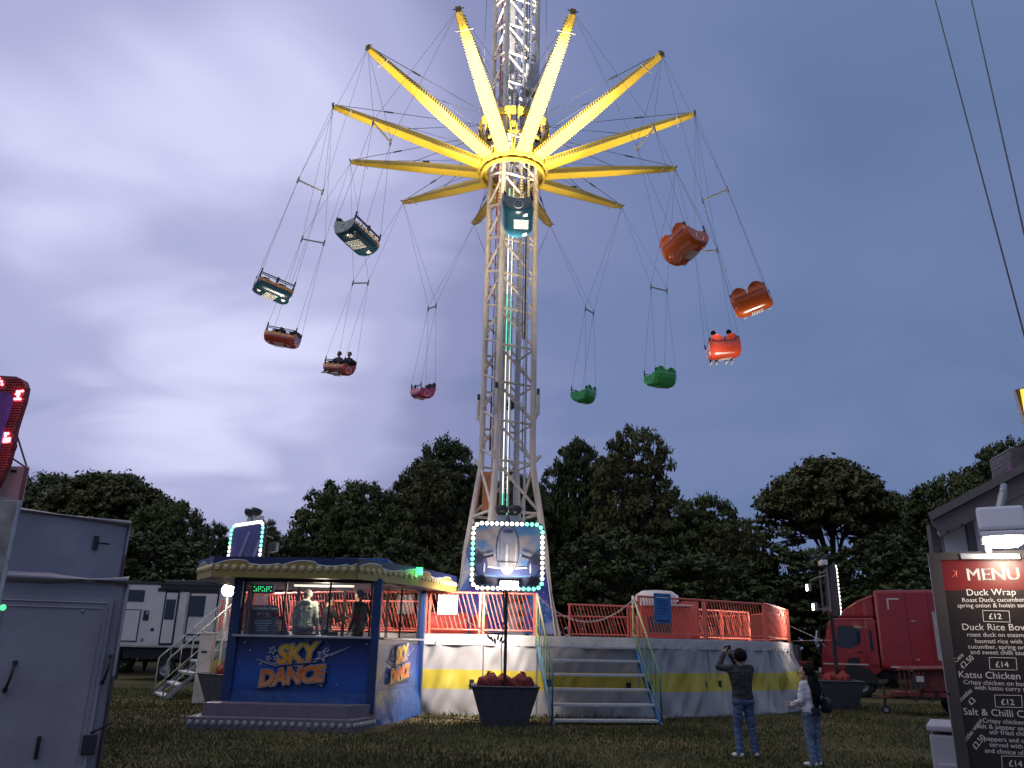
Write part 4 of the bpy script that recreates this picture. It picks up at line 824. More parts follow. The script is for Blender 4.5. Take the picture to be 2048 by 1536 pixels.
GON = [(0, 'hull_teal', 'trim_tan', 'teal blue gondola hanging right in front of the lattice tower'), (1, 'hull_orange', 'trim_orange', 'tilted glossy orange gondola hanging highest on the right'), (2, 'hull_orange', 'trim_orange', 'glossy orange empty gondola farthest out on the right'), (3, 'hull_red', 'trim_orange', 'orange red gondola carrying two riders seen from behind'),
 (4, 'hull_green', 'trim_green', 'wide green gondola below the orange ones'), (5, 'hull_green', 'trim_green', 'narrow green gondola nearest the right side of the tower'), (6, 'hull_dark', 'trim_pink', 'gondola hidden behind the lattice tower'), (7, 'hull_pink', 'trim_pink', 'pink gondola nearest the left side of the tower'), (8, 'hull_red', 'trim_orange', 'red gondola carrying two riders with legs hanging forward'),
 (9, 'hull_red', 'trim_orange', 'empty gondola with orange rim and red belly'), (10, 'hull_teal', 'trim_orange', 'empty gondola with orange rim and dark blue belly'), (11, 'hull_teal', 'trim_tan', 'steeply tilted teal gondola with white slats on its belly')]
for k, h, tr, lb in GON: gondola(k, h, tr, lb)
RID = [(8, -.34, 'rider in black top with short hair and beard, outer seat of the red gondola', 'shirt_black', 'trousers_grey', -.15), (8, .34, 'rider in dark top with one arm on the bar, inner seat of the red gondola', 'shirt_charcoal', 'trousers_grey', .2), (3, -.34, 'dark haired rider in pale top seen from behind, inner seat', 'shirt_pale', 'shirt_black', .2), (3, .34, 'dark haired rider in black top seen from behind, outer seat', 'shirt_black', 'trousers_grey', -.1)]
for k, x, lb, tp, lg, tw in RID:
    with frame(m=GM[k] @ Matrix.Translation((x, -.06, -.17))):
        person(lb, seated(face=(tw, 1, -.05)), dict(skin='skin_tan', top=tp, legs=lg, shoes='shoe_white'), vox=.014, group='riders on the swings', s=1.06)
# ------------------------------------------------------------------ lit signs on ballast tubs
art_mat('sign_sky', 1.1, 40, [(.3, (.03, .16, .42)), (.48, (.12, .25, .45)), (.58, (.40, .34, .32)), (.75, (.55, .46, .42))]); mat('plane_silver', (.50, .48, .50), .3, .3, var=.25, scale=3); mat('plane_dark', (.05, .05, .075), .4); mat('plane_blue', (.09, .11, .24), .35, var=.2); mat('plane_highlight', (.75, .72, .72), .3)
mat('art_tan', (.50, .38, .30), .35, var=.1); mat('art_violet', (.10, .08, .30), .35, var=.25, scale=2); mat('art_pale', (.30, .32, .48), .35, var=.25, scale=2)
def disc(cx, cz, rx, rz, n=28, a0=0, a1=2 * math.pi): return [(cx + rx * math.cos(a0 + (a1 - a0) * i / n), cz + rz * math.sin(a0 + (a1 - a0) * i / n)) for i in range(n)]
def sack(p, r, label, seed):
    bm = bmesh.new(); bmesh.ops.create_icosphere(bm, subdivisions=4, radius=1)
    for v in bm.verts:
        c = v.co.copy(); k = 1 + .16 * noise.noise(c * 2 + V((seed, 0, 0))) + .06 * noise.noise(c * 6 + V((0, seed, 0))); z = c.z; q = 1.0 if z < .5 else 1 - (z - .5) * .9
        v.co = V(p) + V((c.x * r * k * q, c.y * r * .85 * k * q, (max(z, -.62) * .95 + .6) * r * k))
    t = thing('ballast_sack', label, 'sack', tuple(p), 'red ballast sacks in the sign tubs'); bm_obj('bag', bm, 'sack_red', t, smooth=True)
    tube('carry_strap', [V(p) + V((-r * .3, 0, r * 1.25)), V(p) + V((-r * .15, 0, r * 1.62)), V(p) + V((r * .15, 0, r * 1.62)), V(p) + V((r * .3, 0, r * 1.25))], .018, 'rail_dark_red', t, 6)
def sign(p, ang, label, tublabel, sacks, art, z0=2.92, flood_p=0, back_p=0, back_col=(1, .9, .84), star=(0, 28, 21.8), roll_bulbs=0, aim=None, spot_up=26, flood_w=9000):
    with frame((p[0], p[1], 0), ang):
        t = thing('ballast_tub', tublabel, 'tub', (0, 0, 0)); w0, w1, h, d0, d1 = .50, .76, .80, .42, .66       # flared steel tub, open on top
        o_ = [(-w0, -d0, -.03), (w0, -d0, -.03), (w0, d0, -.03), (-w0, d0, -.03), (-w1, -d1, h), (w1, -d1, h), (w1, d1, h), (-w1, d1, h)]; i_ = [(x * .93, y * .93, max(z, .05) if z < .1 else z) for x, y, z in o_]
        fs = [(0, 1, 5, 4), (1, 2, 6, 5), (2, 3, 7, 6), (3, 0, 4, 7), (3, 2, 1, 0)]; mk('shell', o_ + i_, fs + [tuple(v + 8 for v in reversed(f)) for f in fs] + [(4, 5, 13, 12), (5, 6, 14, 13), (6, 7, 15, 14), (7, 4, 12, 15)], 'tub_grey', t)
        for a, b in (((-w1, -d1, h), (w1, -d1, h)), ((w1, -d1, h), (w1, d1, h)), ((w1, d1, h), (-w1, d1, h)), ((-w1, d1, h), (-w1, -d1, h))): rod('rim', a, b, .022, 'tub_grey', t, 6)
        box('fill', (0, 0, h - .18), (w1 * 1.7, d1 * 1.7, .1), 'dark_metal', t)
        for i, (x, y, r, lb) in enumerate(sacks): sack((x, y, h - .13), r, lb, i + p[0])
        s = thing('lit_sign', label, 'sign', (0, 0, h - .13)); W, Hh = 1.78, 1.64; zc = z0 + Hh / 2
        rod('post', (0, .02, h - .13), (0, .02, z0 + Hh + .12), .052, 'dark_metal', s, 4)
        tube('cable', [(-.06, -.02, h - .1), (-.10, -.03, 1.6), (-.05, -.02, 2.3), (-.08, -.02, z0)], .012, 'black', s, 5); tube('cable', [(-.03, -.045, h - .1), (-.02, -.05, 1.7), (-.06, -.04, z0)], .009, 'black', s, 5)
        # rounded panel
        rc = .2; out = []
        for cx, cz, a0 in ((W / 2 - rc, Hh / 2 - rc, 0), (-W / 2 + rc, Hh / 2 - rc, 90), (-W / 2 + rc, -Hh / 2 + rc, 180), (W / 2 - rc, -Hh / 2 + rc, 270)): out += [(cx + rc * math.cos(R(a0 + i * 15)), cz + rc * math.sin(R(a0 + i * 15))) for i in range(7)]
        pn = slab('panel', [(x, -.09, zc + z) for x, z in out], .06, 'plane_dark', s); ar = slab('art_panel', [(x * .88, -.124, zc + z * .86) for x, z in out], .012, 'sign_sky' if art == 'plane' else 'art_violet', s)
        lay = [0]
        def flat(nm, pts, m): lay[0] += 1; return mk(nm, [(x, -.131 - lay[0] * .0022, zc + z) for x, z in pts], [tuple(range(len(pts)))], m, ar)
        if art == 'plane':
            flat('runway', [(-.77, -.69), (.77, -.69), (.77, -.50), (-.77, -.50)], 'plane_dark')
            for sx in (-1, 1):
                flat('wing', [(0, -.30), (sx * .55, -.26), (sx * .78, -.22), (sx * .78, -.40), (sx * .4, -.46), (0, -.50)], 'plane_blue'); flat('wing_light', [(sx * .1, -.28), (sx * .5, -.25), (sx * .5, -.29), (sx * .1, -.33)], 'plane_highlight')
            flat('fuselage_edge', disc(0, .13, .275, .60), 'plane_dark'); flat('fuselage', disc(0, .13, .262, .585), 'plane_silver'); flat('fuselage_shade', disc(-.19, .08, .022, .40), 'art_pale'); flat('fuselage_shade', disc(.10, -.02, .03, .38), 'art_tan'); flat('fuselage_glint', disc(-.02, -.05, .030, .36), 'plane_highlight'); flat('fuselage_glint', disc(.20, .1, .012, .34), 'plane_highlight'); flat('cockpit_band', disc(0, .58, .13, .045), 'plane_blue')
            flat('nose_band', [(-.22, -.16), (.22, -.16), (.23, -.14), (-.23, -.14)], 'plane_dark')
            for sx in (-1, 1):
                flat('engine_cowl', disc(sx * .62, -.24, .15, .24), 'plane_blue'); flat('engine_nose', disc(sx * .68, -.08, .10, .13), 'plane_dark'); flat('propeller', [(sx * .60, -.10), (sx * .33, -.02), (sx * .33, .035), (sx * .60, -.03)], 'plane_dark'); flat('propeller_tip', [(sx * .33, -.02), (sx * .31, -.015), (sx * .31, .035), (sx * .33, .035)], 'plane_highlight'); flat('wheel', disc(sx * .58, -.56, .07, .09), 'black'); flat('engine_glint', disc(sx * .55, -.3, .02, .12), 'plane_highlight')
        else:
            for k, (a, b, c, m) in enumerate(((-.6, .1, .5, 'art_pale'), (-.1, .5, .7, 'plane_blue'), (.2, .7, .2, 'art_pale'), (-.5, -.1, -.1, 'plane_dark'))): flat('brush_stroke', [(a, -.66), (a + .16, -.66), (b + .1, c), (b, c + .06)], m)
        # bulbs round the frame
        per = []; L = []; pts = [(x * .945, z * .935) for x, z in out] + [(out[0][0] * .945, out[0][1] * .935)]; acc = 0
        for a, b in zip(pts[:-1], pts[1:]): per.append((acc, a, b)); acc += math.dist(a, b)
        n = 50
        for i in range(n):
            q = acc * i / n
            for s0, a, b in per:
                dl = math.dist(a, b)
                if dl and s0 <= q <= s0 + dl + 1e-6:
                    f = (q - s0) / dl; x, z = a[0] + (b[0] - a[0]) * f, a[1] + (b[1] - a[1]) * f; ph = (i + roll_bulbs) % n; m = 'bulb_mint' if ph % 18 in (0, 1, 2, 3, 4) else ('bulb_off' if i == 51 else 'bulb_white'); bulb('bulb', (x, -.125, zc + z), (0, -1, 0), .050, m, s); break
        # frame and lamps on the back, facing the ride
        for x in (-.6, .6): rod('back_frame', (x, .12, z0 + .1), (x, .12, z0 + Hh - .1), .03, 'grey_metal', s, 4)
        for z in (z0 + .2, z0 + Hh - .2): rod('back_frame', (-.62, .12, z), (.62, .12, z), .03, 'grey_metal', s, 4)
        for x in (-.45, .45): rod('frame_stay', (x, .12, z0 + .25), (x * .9, .5, z0 + .2), .018, 'grey_metal', s, 6); rod('frame_stay', (x, .12, z0 + 1.3), (x * .9, .5, z0 + 1.2), .018, 'grey_metal', s, 6)
        for i, (x, z) in enumerate(((-.4, z0 + .28), (.4, z0 + .95))):
            f = box('flood_lamp', (x, .56, z), (.34, .12, .26), 'grey_metal', s, bev=.02); mk('lens', [(x - .14, .625, z - .1), (x + .14, .625, z - .1), (x + .14, .625, z + .1), (x - .14, .625, z + .1)], [(0, 1, 2, 3)], 'lamp_glow', f)
        if back_p:
            tg = aim or (0, 5, 1.9)
            lamp_light('flood_light', 'SPOT', (-.4, .66, z0 + .28), tg, back_p, back_col, s, size=.12, spot=120, blend=.8); lamp_light('flood_light', 'SPOT', (.4, .66, z0 + .95), tg, back_p * .6, back_col, s, size=.12, spot=120, blend=.8)
        # lamp slung under the lower edge
        f = box('edge_lamp', (.02, -.16, z0 + .16), (.34, .1, .16), 'grey_metal', s, bev=.02)
        # twin floods on top aimed up at the star
        zt = z0 + Hh + .30; inv = CUR.inverted(); sp = inv @ V(star)
        dr = (sp - V((0, 0, zt))).normalized(); x, y, z = axes(dr); Mh = Matrix((x, y, z)).transposed().to_4x4()
        with frame(m=Matrix.Translation((0, 0, zt)) @ Mh):
            for sx in (-.17, .17):
                hd = mk('flood_head', *lathe_geo([(.0, -.12), (.09, -.11), (.15, -.04), (.165, .05), (.145, .05), (.0, .03)], 18, (sx, 0, 0)), 'dark_metal', s, smooth=True); mk('lens', *lathe_geo([(.0, .045), (.145, .043)], 18, (sx, 0, 0)), 'lamp_glow' if flood_p else 'bulb_off', hd)
        rod('flood_bracket', (0, 0, z0 + Hh), (0, 0, zt - .1), .03, 'grey_metal', s); box('flood_ballast', (0, .1, z0 + Hh + .1), (.6, .2, .16), 'pod_white', s)
        if flood_p: lamp_light('flood_light', 'SPOT', V((-.17, 0, zt)) + dr * .15, sp, flood_p, (1, .93, .80), s, size=.2, spot=spot_up, blend=.6); lamp_light('flood_light', 'SPOT', V((.17, 0, zt)) + dr * .15, sp, flood_w, (1, .88, .70), s, size=.2, spot=64, blend=.9)
    return s
SK = lambda pre: [(-.36, -.1, .27, f'red ballast sack on the left in {pre}'), (.40, -.05, .27, f'red ballast sack on the right in {pre}'), (-.02, .25, .24, f'red ballast sack behind the post in {pre}')]
fs_ = sign((-.03, 19.75), R(2), 'square sign of a silver propeller aeroplane ringed with bulbs, in front of the tower', 'flared grey steel tub before the platform carrying the aeroplane sign', SK('the aeroplane sign tub'), 'plane', flood_p=150000, back_p=950, aim=(-1.6, 2.4, 1.1), star=(-.1, 26.2, 21.7), flood_w=7500, spot_up=25)
sign((-7.42, 23.25), R(-42), 'violet painted sign ringed with bulbs standing above the booth roof', 'flared grey steel tub between the booth and the side stairs', SK('the tub beside the booth'), 'violet', z0=3.28, flood_p=9000, back_p=700, aim=(3, 5, 2.1), star=(-3.8, 27.5, 22), roll_bulbs=4, flood_w=3500)
sign((10.75, 27.6), R(80), 'bulb edged sign seen edge on beside the red lorry', 'flared grey steel tub in front of the red lorry', SK('the tub before the red lorry'), 'violet', z0=2.80, flood_p=8000, back_p=480, back_col=(1, .86, .8), aim=(0, 5, 1.9), star=(3.5, 29, 22), roll_bulbs=9, flood_w=3000)
def glare_lamp():
    t = thing('work_light', 'bright work light slung under the aeroplane sign', 'lamp', (.03, 19.72, 2.9)); box('housing', (.03, 19.56, 3.04), (.46, .08, .22), 'grey_metal', t, bev=.02); mk('lens', [(-.18, 19.515, 2.95), (.24, 19.515, 2.95), (.24, 19.515, 3.13), (-.18, 19.515, 3.13)], [(0, 1, 2, 3)], 'lamp_glow', t)
    rod('bracket', (.03, 19.62, 2.98), (.03, 19.70, 2.90), .02, 'dark_metal', t); lamp_light('work_light', 'SPOT', (.03, 19.30, 2.95), (.0, 19.62, 3.9), 90, (1, .93, .88), t, size=.08, spot=140)
glare_lamp()
def post_lamp():
    p = at(457, 1180, 25.4); t = thing('globe_lamp', 'glaring globe lamp on a thin pole between booth and side stairs', 'lamp', (p.x, p.y, 0)); rod('pole', (p.x, p.y, -.03), (p.x, p.y, p.z - .12), .03, 'cream_paint', t); vs, fs = lathe_geo([(.001, -.17), (.11, -.17), (.18, -.08), (.2, 0), (.18, .08), (.11, .17), (.001, .17)], 18, p); mk('globe', vs, fs, 'lamp_glow', t, smooth=True)
    lamp_light('globe_light', 'POINT', p + V((0, -.05, 0)), p + V((0, 0, -1)), 500, (1, .88, .68), t, size=.2)
    rod('collar', (p.x, p.y, p.z - .2), (p.x, p.y, p.z - .12), .06, 'grey_metal', t)
post_lamp()
def pale_pillar():
    a = gr(398, 1400); t = thing('ballast_pillar', 'pale upright cabinet pillar at the foot of the side stairs', 'pillar', (a.x, 24.2, 0)); x = at(407, 1330, 24.2).x; box('body', (x, 24.3, .9), (.36, .34, 1.86), 'cream_paint', t, bev=.02); box('handle', (x, 24.12, 1.35), (.16, .02, .05), 'dark_metal', t); box('cap', (x, 24.3, 1.85), (.40, .38, .05), 'cream_paint', t)
pale_pillar()

# ------------------------------------------------------------------ ticket booth
ramp_mat('booth_blue', [(0, (.015, .05, .20)), (.35, (.02, .10, .40)), (.6, (.02, .05, .24)), (1, (.015, .02, .10))], 2, .4, 1.9, .3, .5, 1.2, coat=.3); mat('booth_frame', (.02, .05, .16), .4, var=.15); mat('booth_black', (.015, .015, .02), .4); ramp_mat('logo_sky', [(0, (.75, .28, .02)), (1, (.80, .62, .06))], 2, 1.3, 1.75, .4); ramp_mat('logo_dance', [(0, (.72, .30, .10)), (.5, (.70, .14, .03)), (1, (.72, .36, .05))], 2, .85, 1.3, .4)
mat('logo_outline', (.01, .015, .06), .4, var=0); mat('logo_white', (.72, .72, .76), .4, var=0); mat('fascia_yellow', (.32, .245, .06), .4, var=.12); mat('fascia_navy', (.015, .025, .10), .35); mat('step_steel', (.20, .17, .20), .55, .2, var=.15, scale=8); mat('crinkle_blue', (.03, .09, .30), .22, var=.25, scale=5)
BF = [V((-6.12, 18.85, 0)), V((-2.92, 18.6, 0)), V((-2.24, 21.75, 0)), V((-6.75, 21.75, 0))]
def star_poly(cx, cz, r, n=5, k=.45, a0=.3): return [(cx + (r if i % 2 == 0 else r * k) * math.sin(a0 + i * math.pi / n), cz + (r if i % 2 == 0 else r * k) * math.cos(a0 + i * math.pi / n)) for i in range(2 * n)]
def logo(parent, o, u, w, sc=1., fade=False):
    """o: panel centre; u: along the panel; outward n"""
    u = V(u).normalized(); up = V((0, 0, 1)); n = u.cross(up); lay = [0]
    def fl(nm, pts, m): lay[0] += 1; return mk(nm, [V(o) + u * (x * sc) + up * (z * sc) + n * (.004 + lay[0] * .0018) for x, z in pts], [tuple(range(len(pts)))], m, parent)
    def strip(c, wd, m):
        L = [(x, z + wd * (1 - abs(2 * i / (len(c) - 1) - 1)) ** .6) for i, (x, z) in enumerate(c)]; Rr = [(x, z - wd * (1 - abs(2 * i / (len(c) - 1) - 1)) ** .6) for i, (x, z) in enumerate(c)]
        lay[0] += 1; vs = [V(o) + u * (x * sc) + up * (z * sc) + n * (.004 + lay[0] * .0018) for x, z in L + Rr]; k = len(c); mk('swoosh', vs, [(i, i + 1, k + i + 1, k + i) for i in range(k - 1)], m, parent)
    sw = [(1.35 - 2.45 * i / 40, .50 - .80 * math.sin(min(1, i / 40 * 1.05) * 1.62) * .78 + .28 * (i / 40) ** 3) for i in range(41)]
    strip([(x + .02, z - .02) for x, z in sw], .07, 'logo_outline'); strip(sw, .05, 'logo_white'); strip(sw, .028, 'plane_blue')
    for cx, cz, r in ((.62, .26, .17), (.74, .40, .08), (-.66, .36, .12), (-.56, .18, .08), (-.74, .17, .08), (.56, -.22, .12), (.74, -.12, .08), (.66, -.38, .1), (.78, -.02, .05)):
        fl('star', star_poly(cx + .015, cz - .02, r * 1.12), 'logo_outline'); fl('star', star_poly(cx, cz, r), 'logo_white'); fl('star', star_poly(cx, cz, r * .72), 'plane_blue')
    un = (u + up * .10).normalized()
    for word, x, z, size, m in (('SKY', -.02, .10, .60, 'logo_sky'), ('DANCE', -.10, -.40, .50, 'logo_dance')):
        for off, mm, dx in ((.034, 'logo_outline', .022), (.022, 'logo_white', 0), (.012, 'logo_outline', 0), (.0, m, 0)):
            lay[0] += 1; p = V(o) + u * ((x + dx) * sc) + up * ((z - dx) * sc) + n * (.006 + lay[0] * .0018); text('lettering', word, p, un, up, size * sc, mm, parent, 'CENTER', off * sc, 0, .18, .93, bold=.022 * sc)
def build_booth():
    t = thing('ticket_booth', 'blue ticket booth with yellow bulb lined roof edge and SKY DANCE panel', 'booth', (-4.5, 20, 0)); A, B, C, D = BF; up = V((0, 0, 1)); HS, HW, HT = .62, 1.76, 3.02
    prism('floor', [(p.x, p.y) for p in BF], .95, 1.02, 'booth_black', t)
    def wall(a, b, nm, z0, z1, m, th=.05, ins=0.0):
        d = (b - a).normalized(); c = (a + b) / 2 + up * (z0 + z1) / 2; return box(nm, c, ((b - a).length - ins, th, z1 - z0), m, t, rz=math.atan2(d.y, d.x), bev=.008)
    fp = wall(A, B, 'front_panel', HS, HW, 'booth_blue', .05, .06); fp['label'] = 'blue front panel with SKY DANCE lettering'; sp = wall(B, C, 'side_panel', HS + .06, HW, 'booth_blue', .05, .1); wall(C, D, 'back_panel', HS, HW - .5, 'booth_frame', .05, .1); wall(D, A, 'left_panel', HS, HW, 'booth_frame', .05, .1)
    d = (B - A).normalized(); n = d.cross(up); logo(fp, (A + B) / 2 + up * 1.17 + n * .03 - d * .08, d, 1, .88)
    d2 = (C - B).normalized(); n2 = d2.cross(up); logo(sp, (B + C) / 2 + up * 1.2 + n2 * .03, d2, 1, .80)
    for a, b, dd, nn in ((A, B, d, n), (B, C, d2, n2)):                    # sparkles printed on the panels
        for k in range(16): q = a.lerp(b, .05 + .9 * random.random()) + up * random.uniform(HS + .1, HW - .1) + nn * .029; r = random.uniform(.008, .02); mk('sparkle', [q + dd * r, q + up * r * 1.6, q - dd * r, q - up * r * 1.6], [(0, 1, 2, 3)], 'logo_white', fp if a is A else sp)
    for p, w in ((A, .22), (B, .20), (C, .2), (D, .16)): box('corner_post', p + up * (HT + .3) / 2, (w, w * .9, HT - .2), 'booth_frame', t, bev=.03)
    wall(A, B, 'counter', HW, HW + .05, 'bare_alu', .5, .1); wall(B, C, 'counter', HW, HW + .045, 'bare_alu', .3, .3)
    # window frames and panes
    def glaze(a, b, cuts, inset=.14):
        dd = (b - a).normalized(); L = (b - a).length; xs = [inset] + [c * L for c in cuts] + [L - inset]
        for x0, x1 in zip(xs[:-1], xs[1:]):
            f = mk('window_pane', [a + dd * (x0 + .03) + up * (HW + .06), a + dd * (x1 - .03) + up * (HW + .06), a + dd * (x1 - .03) + up * (HT - .06), a + dd * (x0 + .03) + up * (HT - .06)], [(0, 1, 2, 3)], 'glass', t)
        for x in xs: rod('mullion', a + dd * x + up * (HW + .04), a + dd * x + up * HT, .028, 'booth_black', t, 4)
        rod('window_head', a + dd * .1 + up * (HT - .03), b - dd * .1 + up * (HT - .03), .04, 'booth_black', t, 4)
    tb = rod('strip_lamp', A.lerp(B, .3) - n * .9 + up * 2.95, A.lerp(B, .75) - n * .9 + up * 2.95, .025, 'led_strip_warm', t); lamp_light('strip_light', 'POINT', A.lerp(B, .52) - n * 1.0 + up * 2.85, A, 55, (1, .82, .64), t, size=.25); glaze(A, B, (.34, .66)); glaze(B, C, (.5,), .16); glaze(D, A, (), .2)
    for x in (.2, .45, .72): rod('back_mullion', C.lerp(D, x) + up * (HW - .5), C.lerp(D, x) + up * HT, .05, 'booth_black', t, 4)
    # roof and fascia
    RF = [V((-7.25, 19.25, 0)), V((-6.48, 18.05, 0)), V((-3.30, 17.95, 0)), V((-2.18, 19.75, 0)), V((-1.42, 22.35, 0)), V((-7.25, 22.35, 0))]
    prism('roof', [(p.x * .995 - .02, p.y + .04) for p in RF], 3.02, 3.10, 'booth_black', t); prism('roof_deck', [(p.x * .9 - .45, p.y * .9 + 2.05) for p in RF], 3.42, 3.47, 'fascia_navy', t)
    box('roof_hatch', (-3.6, 20.6, 3.56), (1.3, 1.2, .18), 'blue_metal', t)
    for i in range(5):
        a, b = RF[i], RF[i + 1] if i < 5 else RF[0]; dd = (b - a).normalized(); nn = dd.cross(up); L = (b - a).length; Z0, Z1 = 3.0, 3.44
        if nn.dot((a + b) / 2 - V((-4.5, 20, 0))) < 0: nn = -nn
        m = 40; vs = []; 
        f = slab('fascia', [a + up * Z0, b + up * Z0, b + up * Z1, a + up * Z1], .05, 'fascia_yellow', t)
        wave = [(x / m, Z0 + .27 + .05 * math.sin(x / m * L * 4.2) + .035 * abs(math.sin(x / m * L * 2.1)) + .05 * ((x / m * L * 1.33) % 1)) for x in range(m + 1)]
        vs = [a.lerp(b, x) + up * z + nn * .030 for x, z in wave] + [a.lerp(b, x) + up * Z1 + nn * .030 for x, z in wave]; mk('scroll_paint', vs, [(k, k + 1, m + 2 + k, m + 1 + k) for k in range(m)], 'fascia_navy', f)
        vs = [a.lerp(b, x) + up * (z - .012) + nn * .033 for x, z in wave] + [a.lerp(b, x) + up * (z + .008) + nn * .033 for x, z in wave]; mk('scroll_line', vs, [(k, k + 1, m + 2 + k, m + 1 + k) for k in range(m)], 'logo_white', f)
        nb = max(2, int(L / .185))
        for k in range(nb): q = a.lerp(b, (k + .5) / nb) + up * (Z0 + .21) + nn * .035; bulb('bulb_cap', q, nn, .062, 'bulb_amber', t, cap_geo, 'cap')
    gp = RF[3] + V((.05, -.05, 3.36)); ex = thing('exit_lamp', 'small green lit lamp on the booth roof edge', 'lamp', tuple(gp - up * .06)); box('housing', gp + V((0, -.03, -.02)), (.16, .06, .18), 'led_green', ex, bev=.01); lamp_light('green_light', 'POINT', gp + V((.05, -.15, -.05)), gp, 2, (.2, 1, .4), ex, size=.05)
    # blue foil skirt round the bottom
    def foil(a, b, seed, z1):
        dd = (b - a).normalized(); nn = dd.cross(up); L = (b - a).length; nx, nz = int(L * 14), 12; vs = []
        for j in range(nz + 1):
            for i in range(nx + 1): u = i / nx; f = j / nz; q = noise.noise(V((u * L * 2.2 + seed, f * 1.6, seed))) + .5 * noise.noise(V((u * L * 5 + f * 2, f * 4, seed))); vs.append(a + dd * (u * L) + nn * (.03 + .07 * q * (1 - f * .8) + .12 * (1 - f)) + up * (-.04 + f * (z1 + .04)))
        mk('foil_skirt', vs, [(j * (nx + 1) + i, j * (nx + 1) + i + 1, (j + 1) * (nx + 1) + i + 1, (j + 1) * (nx + 1) + i) for j in range(nz) for i in range(nx)], 'crinkle_blue', t, smooth=True)
    foil(A, B, 3, HS + .02); foil(B, C, 7, HS + .06); foil(D, A, 9, HS)
    # writing on the panes and small things on the counter
    mat('print_red', (.25, .02, .02), .5, var=0)
    for x in (.24, .80):
        c = A.lerp(B, x) + up * 2.22 + n * .02; w = 'PAY HERE'
        for i, ch in enumerate(w):
            a = (i - 3.5) * .14; q = c + d * (math.sin(a) * .52) + up * (math.cos(a) * .52 - .52); text('pay_lettering', ch, q, d * math.cos(a) - up * math.sin(a), up * math.cos(a) + d * math.sin(a), .12, 'print_red', t, 'CENTER', bold=.003)
    tg = thing('price_card', 'dark standing card headed Technische Daten inside the booth window', 'card', tuple(A.lerp(B, .19) + up * (HW + .05) - n * .08)); c = A.lerp(B, .19) - n * .08; box('card', c + up * (HW + .37), (.62, .02, .64), 'plane_dark', tg, rz=math.atan2(d.y, d.x), bev=.005)
    text('heading', 'Technische Daten', c + up * (HW + .60) + n * .012, d, up, .082, 'logo_white', tg, 'CENTER', bold=.002)
    for k, wd in enumerate((.30, .34, 0, .36, .40, .30, .22, .28)):
        if wd: q = c + up * (HW + .50 - k * .052) + n * .013; mk('print_line', [q - d * wd / 2, q + d * wd / 2, q + d * wd / 2 + up * .016, q - d * wd / 2 + up * .016], [(0, 1, 2, 3)], 'logo_white', tg)
    for x, s, lb in ((.52, (.34, .2, .05), 'flat dark cash tray on the booth counter'), (.70, (.18, .14, .10), 'small grey card reader on the booth counter'), (.64, (.10, .08, .16), 'slim dark box standing on the booth counter')):
        q = A.lerp(B, x) - n * .05 + up * (HW + .05 + s[2] / 2); tag(box('counter_item', q, s, 'dark_metal', None, rz=math.atan2(d.y, d.x)), lb, 'counter item')
    q = A.lerp(B, .13) - n * .35; le = thing('led_display', 'small green LED text display inside the booth', 'display', tuple(q + up * 2.72)); box('housing', q + up * 2.82, (.52, .05, .2), 'black', le, rz=math.atan2(d.y, d.x)); rows = 0
    for i in range(9):
        for j in range(3):
            if (i * 7 + j * 5) % 4 != 1: p = q + d * (-.2 + i * .05) + up * (2.78 + j * .045) + n * .028; bulb('led', p, n, .013, 'led_green', le)
build_booth()
def booth_step():
    t = thing('front_step', 'low two tier steel step with a row of lamp caps before the booth', 'step', (-4.6, 17.8, 0)); a, b, c = V((-6.45, 17.5, 0)), V((-3.05, 17.35, 0)), V((-2.75, 18.35, 0))
    prism('lower_tier', [(a.x, a.y), (b.x, b.y), (c.x, c.y), (-6.5, 18.5)], -.04, .20, 'step_steel', t, .008); prism('upper_tier', [(-6.28, 17.88), (-3.22, 17.74), (-2.88, 18.34), (-6.3, 18.48)], .202, .44, 'step_steel', t, .008)
    for p, q, n in ((a, b, 21), (b, c, 8)):
        dd = (q - p).normalized(); nn = dd.cross(V((0, 0, 1)))
        for k in range(n): bulb('bulb_cap', p.lerp(q, (k + .5) / n) + nn * .008 + V((0, 0, .10)), nn, .05, 'bulb_off', t, cap_geo, 'cap')
booth_step()
BP = [(612, 19.75, 0, 1.84, 'man in pale mint hooded top with his back to the booth window', 'hoodie_mint', 'trousers_grey', 'hair_grey', (0, 1, 0), True), (655, 20.3, R(-60), 1.74, 'man in black shirt turned sideways with a raised hand inside the booth', 'shirt_black', 'shirt_charcoal', 'hair_black', (0, 1, 0), False), (718, 19.8, R(70), 1.86, 'tall dark clothed person at the booth corner post', 'shirt_black', 'shirt_charcoal', 'hair_black', (0, 1, .0), False)]
for px, y, rz, h, lb, tp, lg, hm, fc, hood in BP:
    p = at(px, 1230, y)
    with frame((p.x, p.y, 1.02), rz):
        kw = dict(elR=(.22, .2, 1.15), wrR=(.12, .42, 1.22)) if hm == 'hair_black' and px < 700 else {}
        person(lb, stand(h, face=fc, **kw), dict(skin='skin_light', top=tp, legs=lg, shoes='black'), hair_m=hm, group='people inside the ticket booth', hood=hood)
p = at(556, 1250, 19.9)
with frame((p.x, p.y, 1.33), R(170)): person('long haired cashier sitting behind the card in the booth window', seated(), dict(skin='skin_light', top='shirt_black', legs='shirt_charcoal', shoes='black'), hair='long', group='people inside the ticket booth')
with frame((p.x, p.y, 1.02), 0):
    t = thing('stool', 'dark stool under the seated cashier', 'stool', (0, 0, 0)); mk('seat', *lathe_geo([(0, .26), (.19, .26), (.2, .29), (.19, .33), (0, .33)], 16), 'black', t, smooth=True)
    for k in range(4): a = k * math.pi / 2 + .4; rod('leg', (.12 * math.cos(a), .12 * math.sin(a), .27), (.17 * math.cos(a), .17 * math.sin(a), 0), .015, 'grey_metal', t)
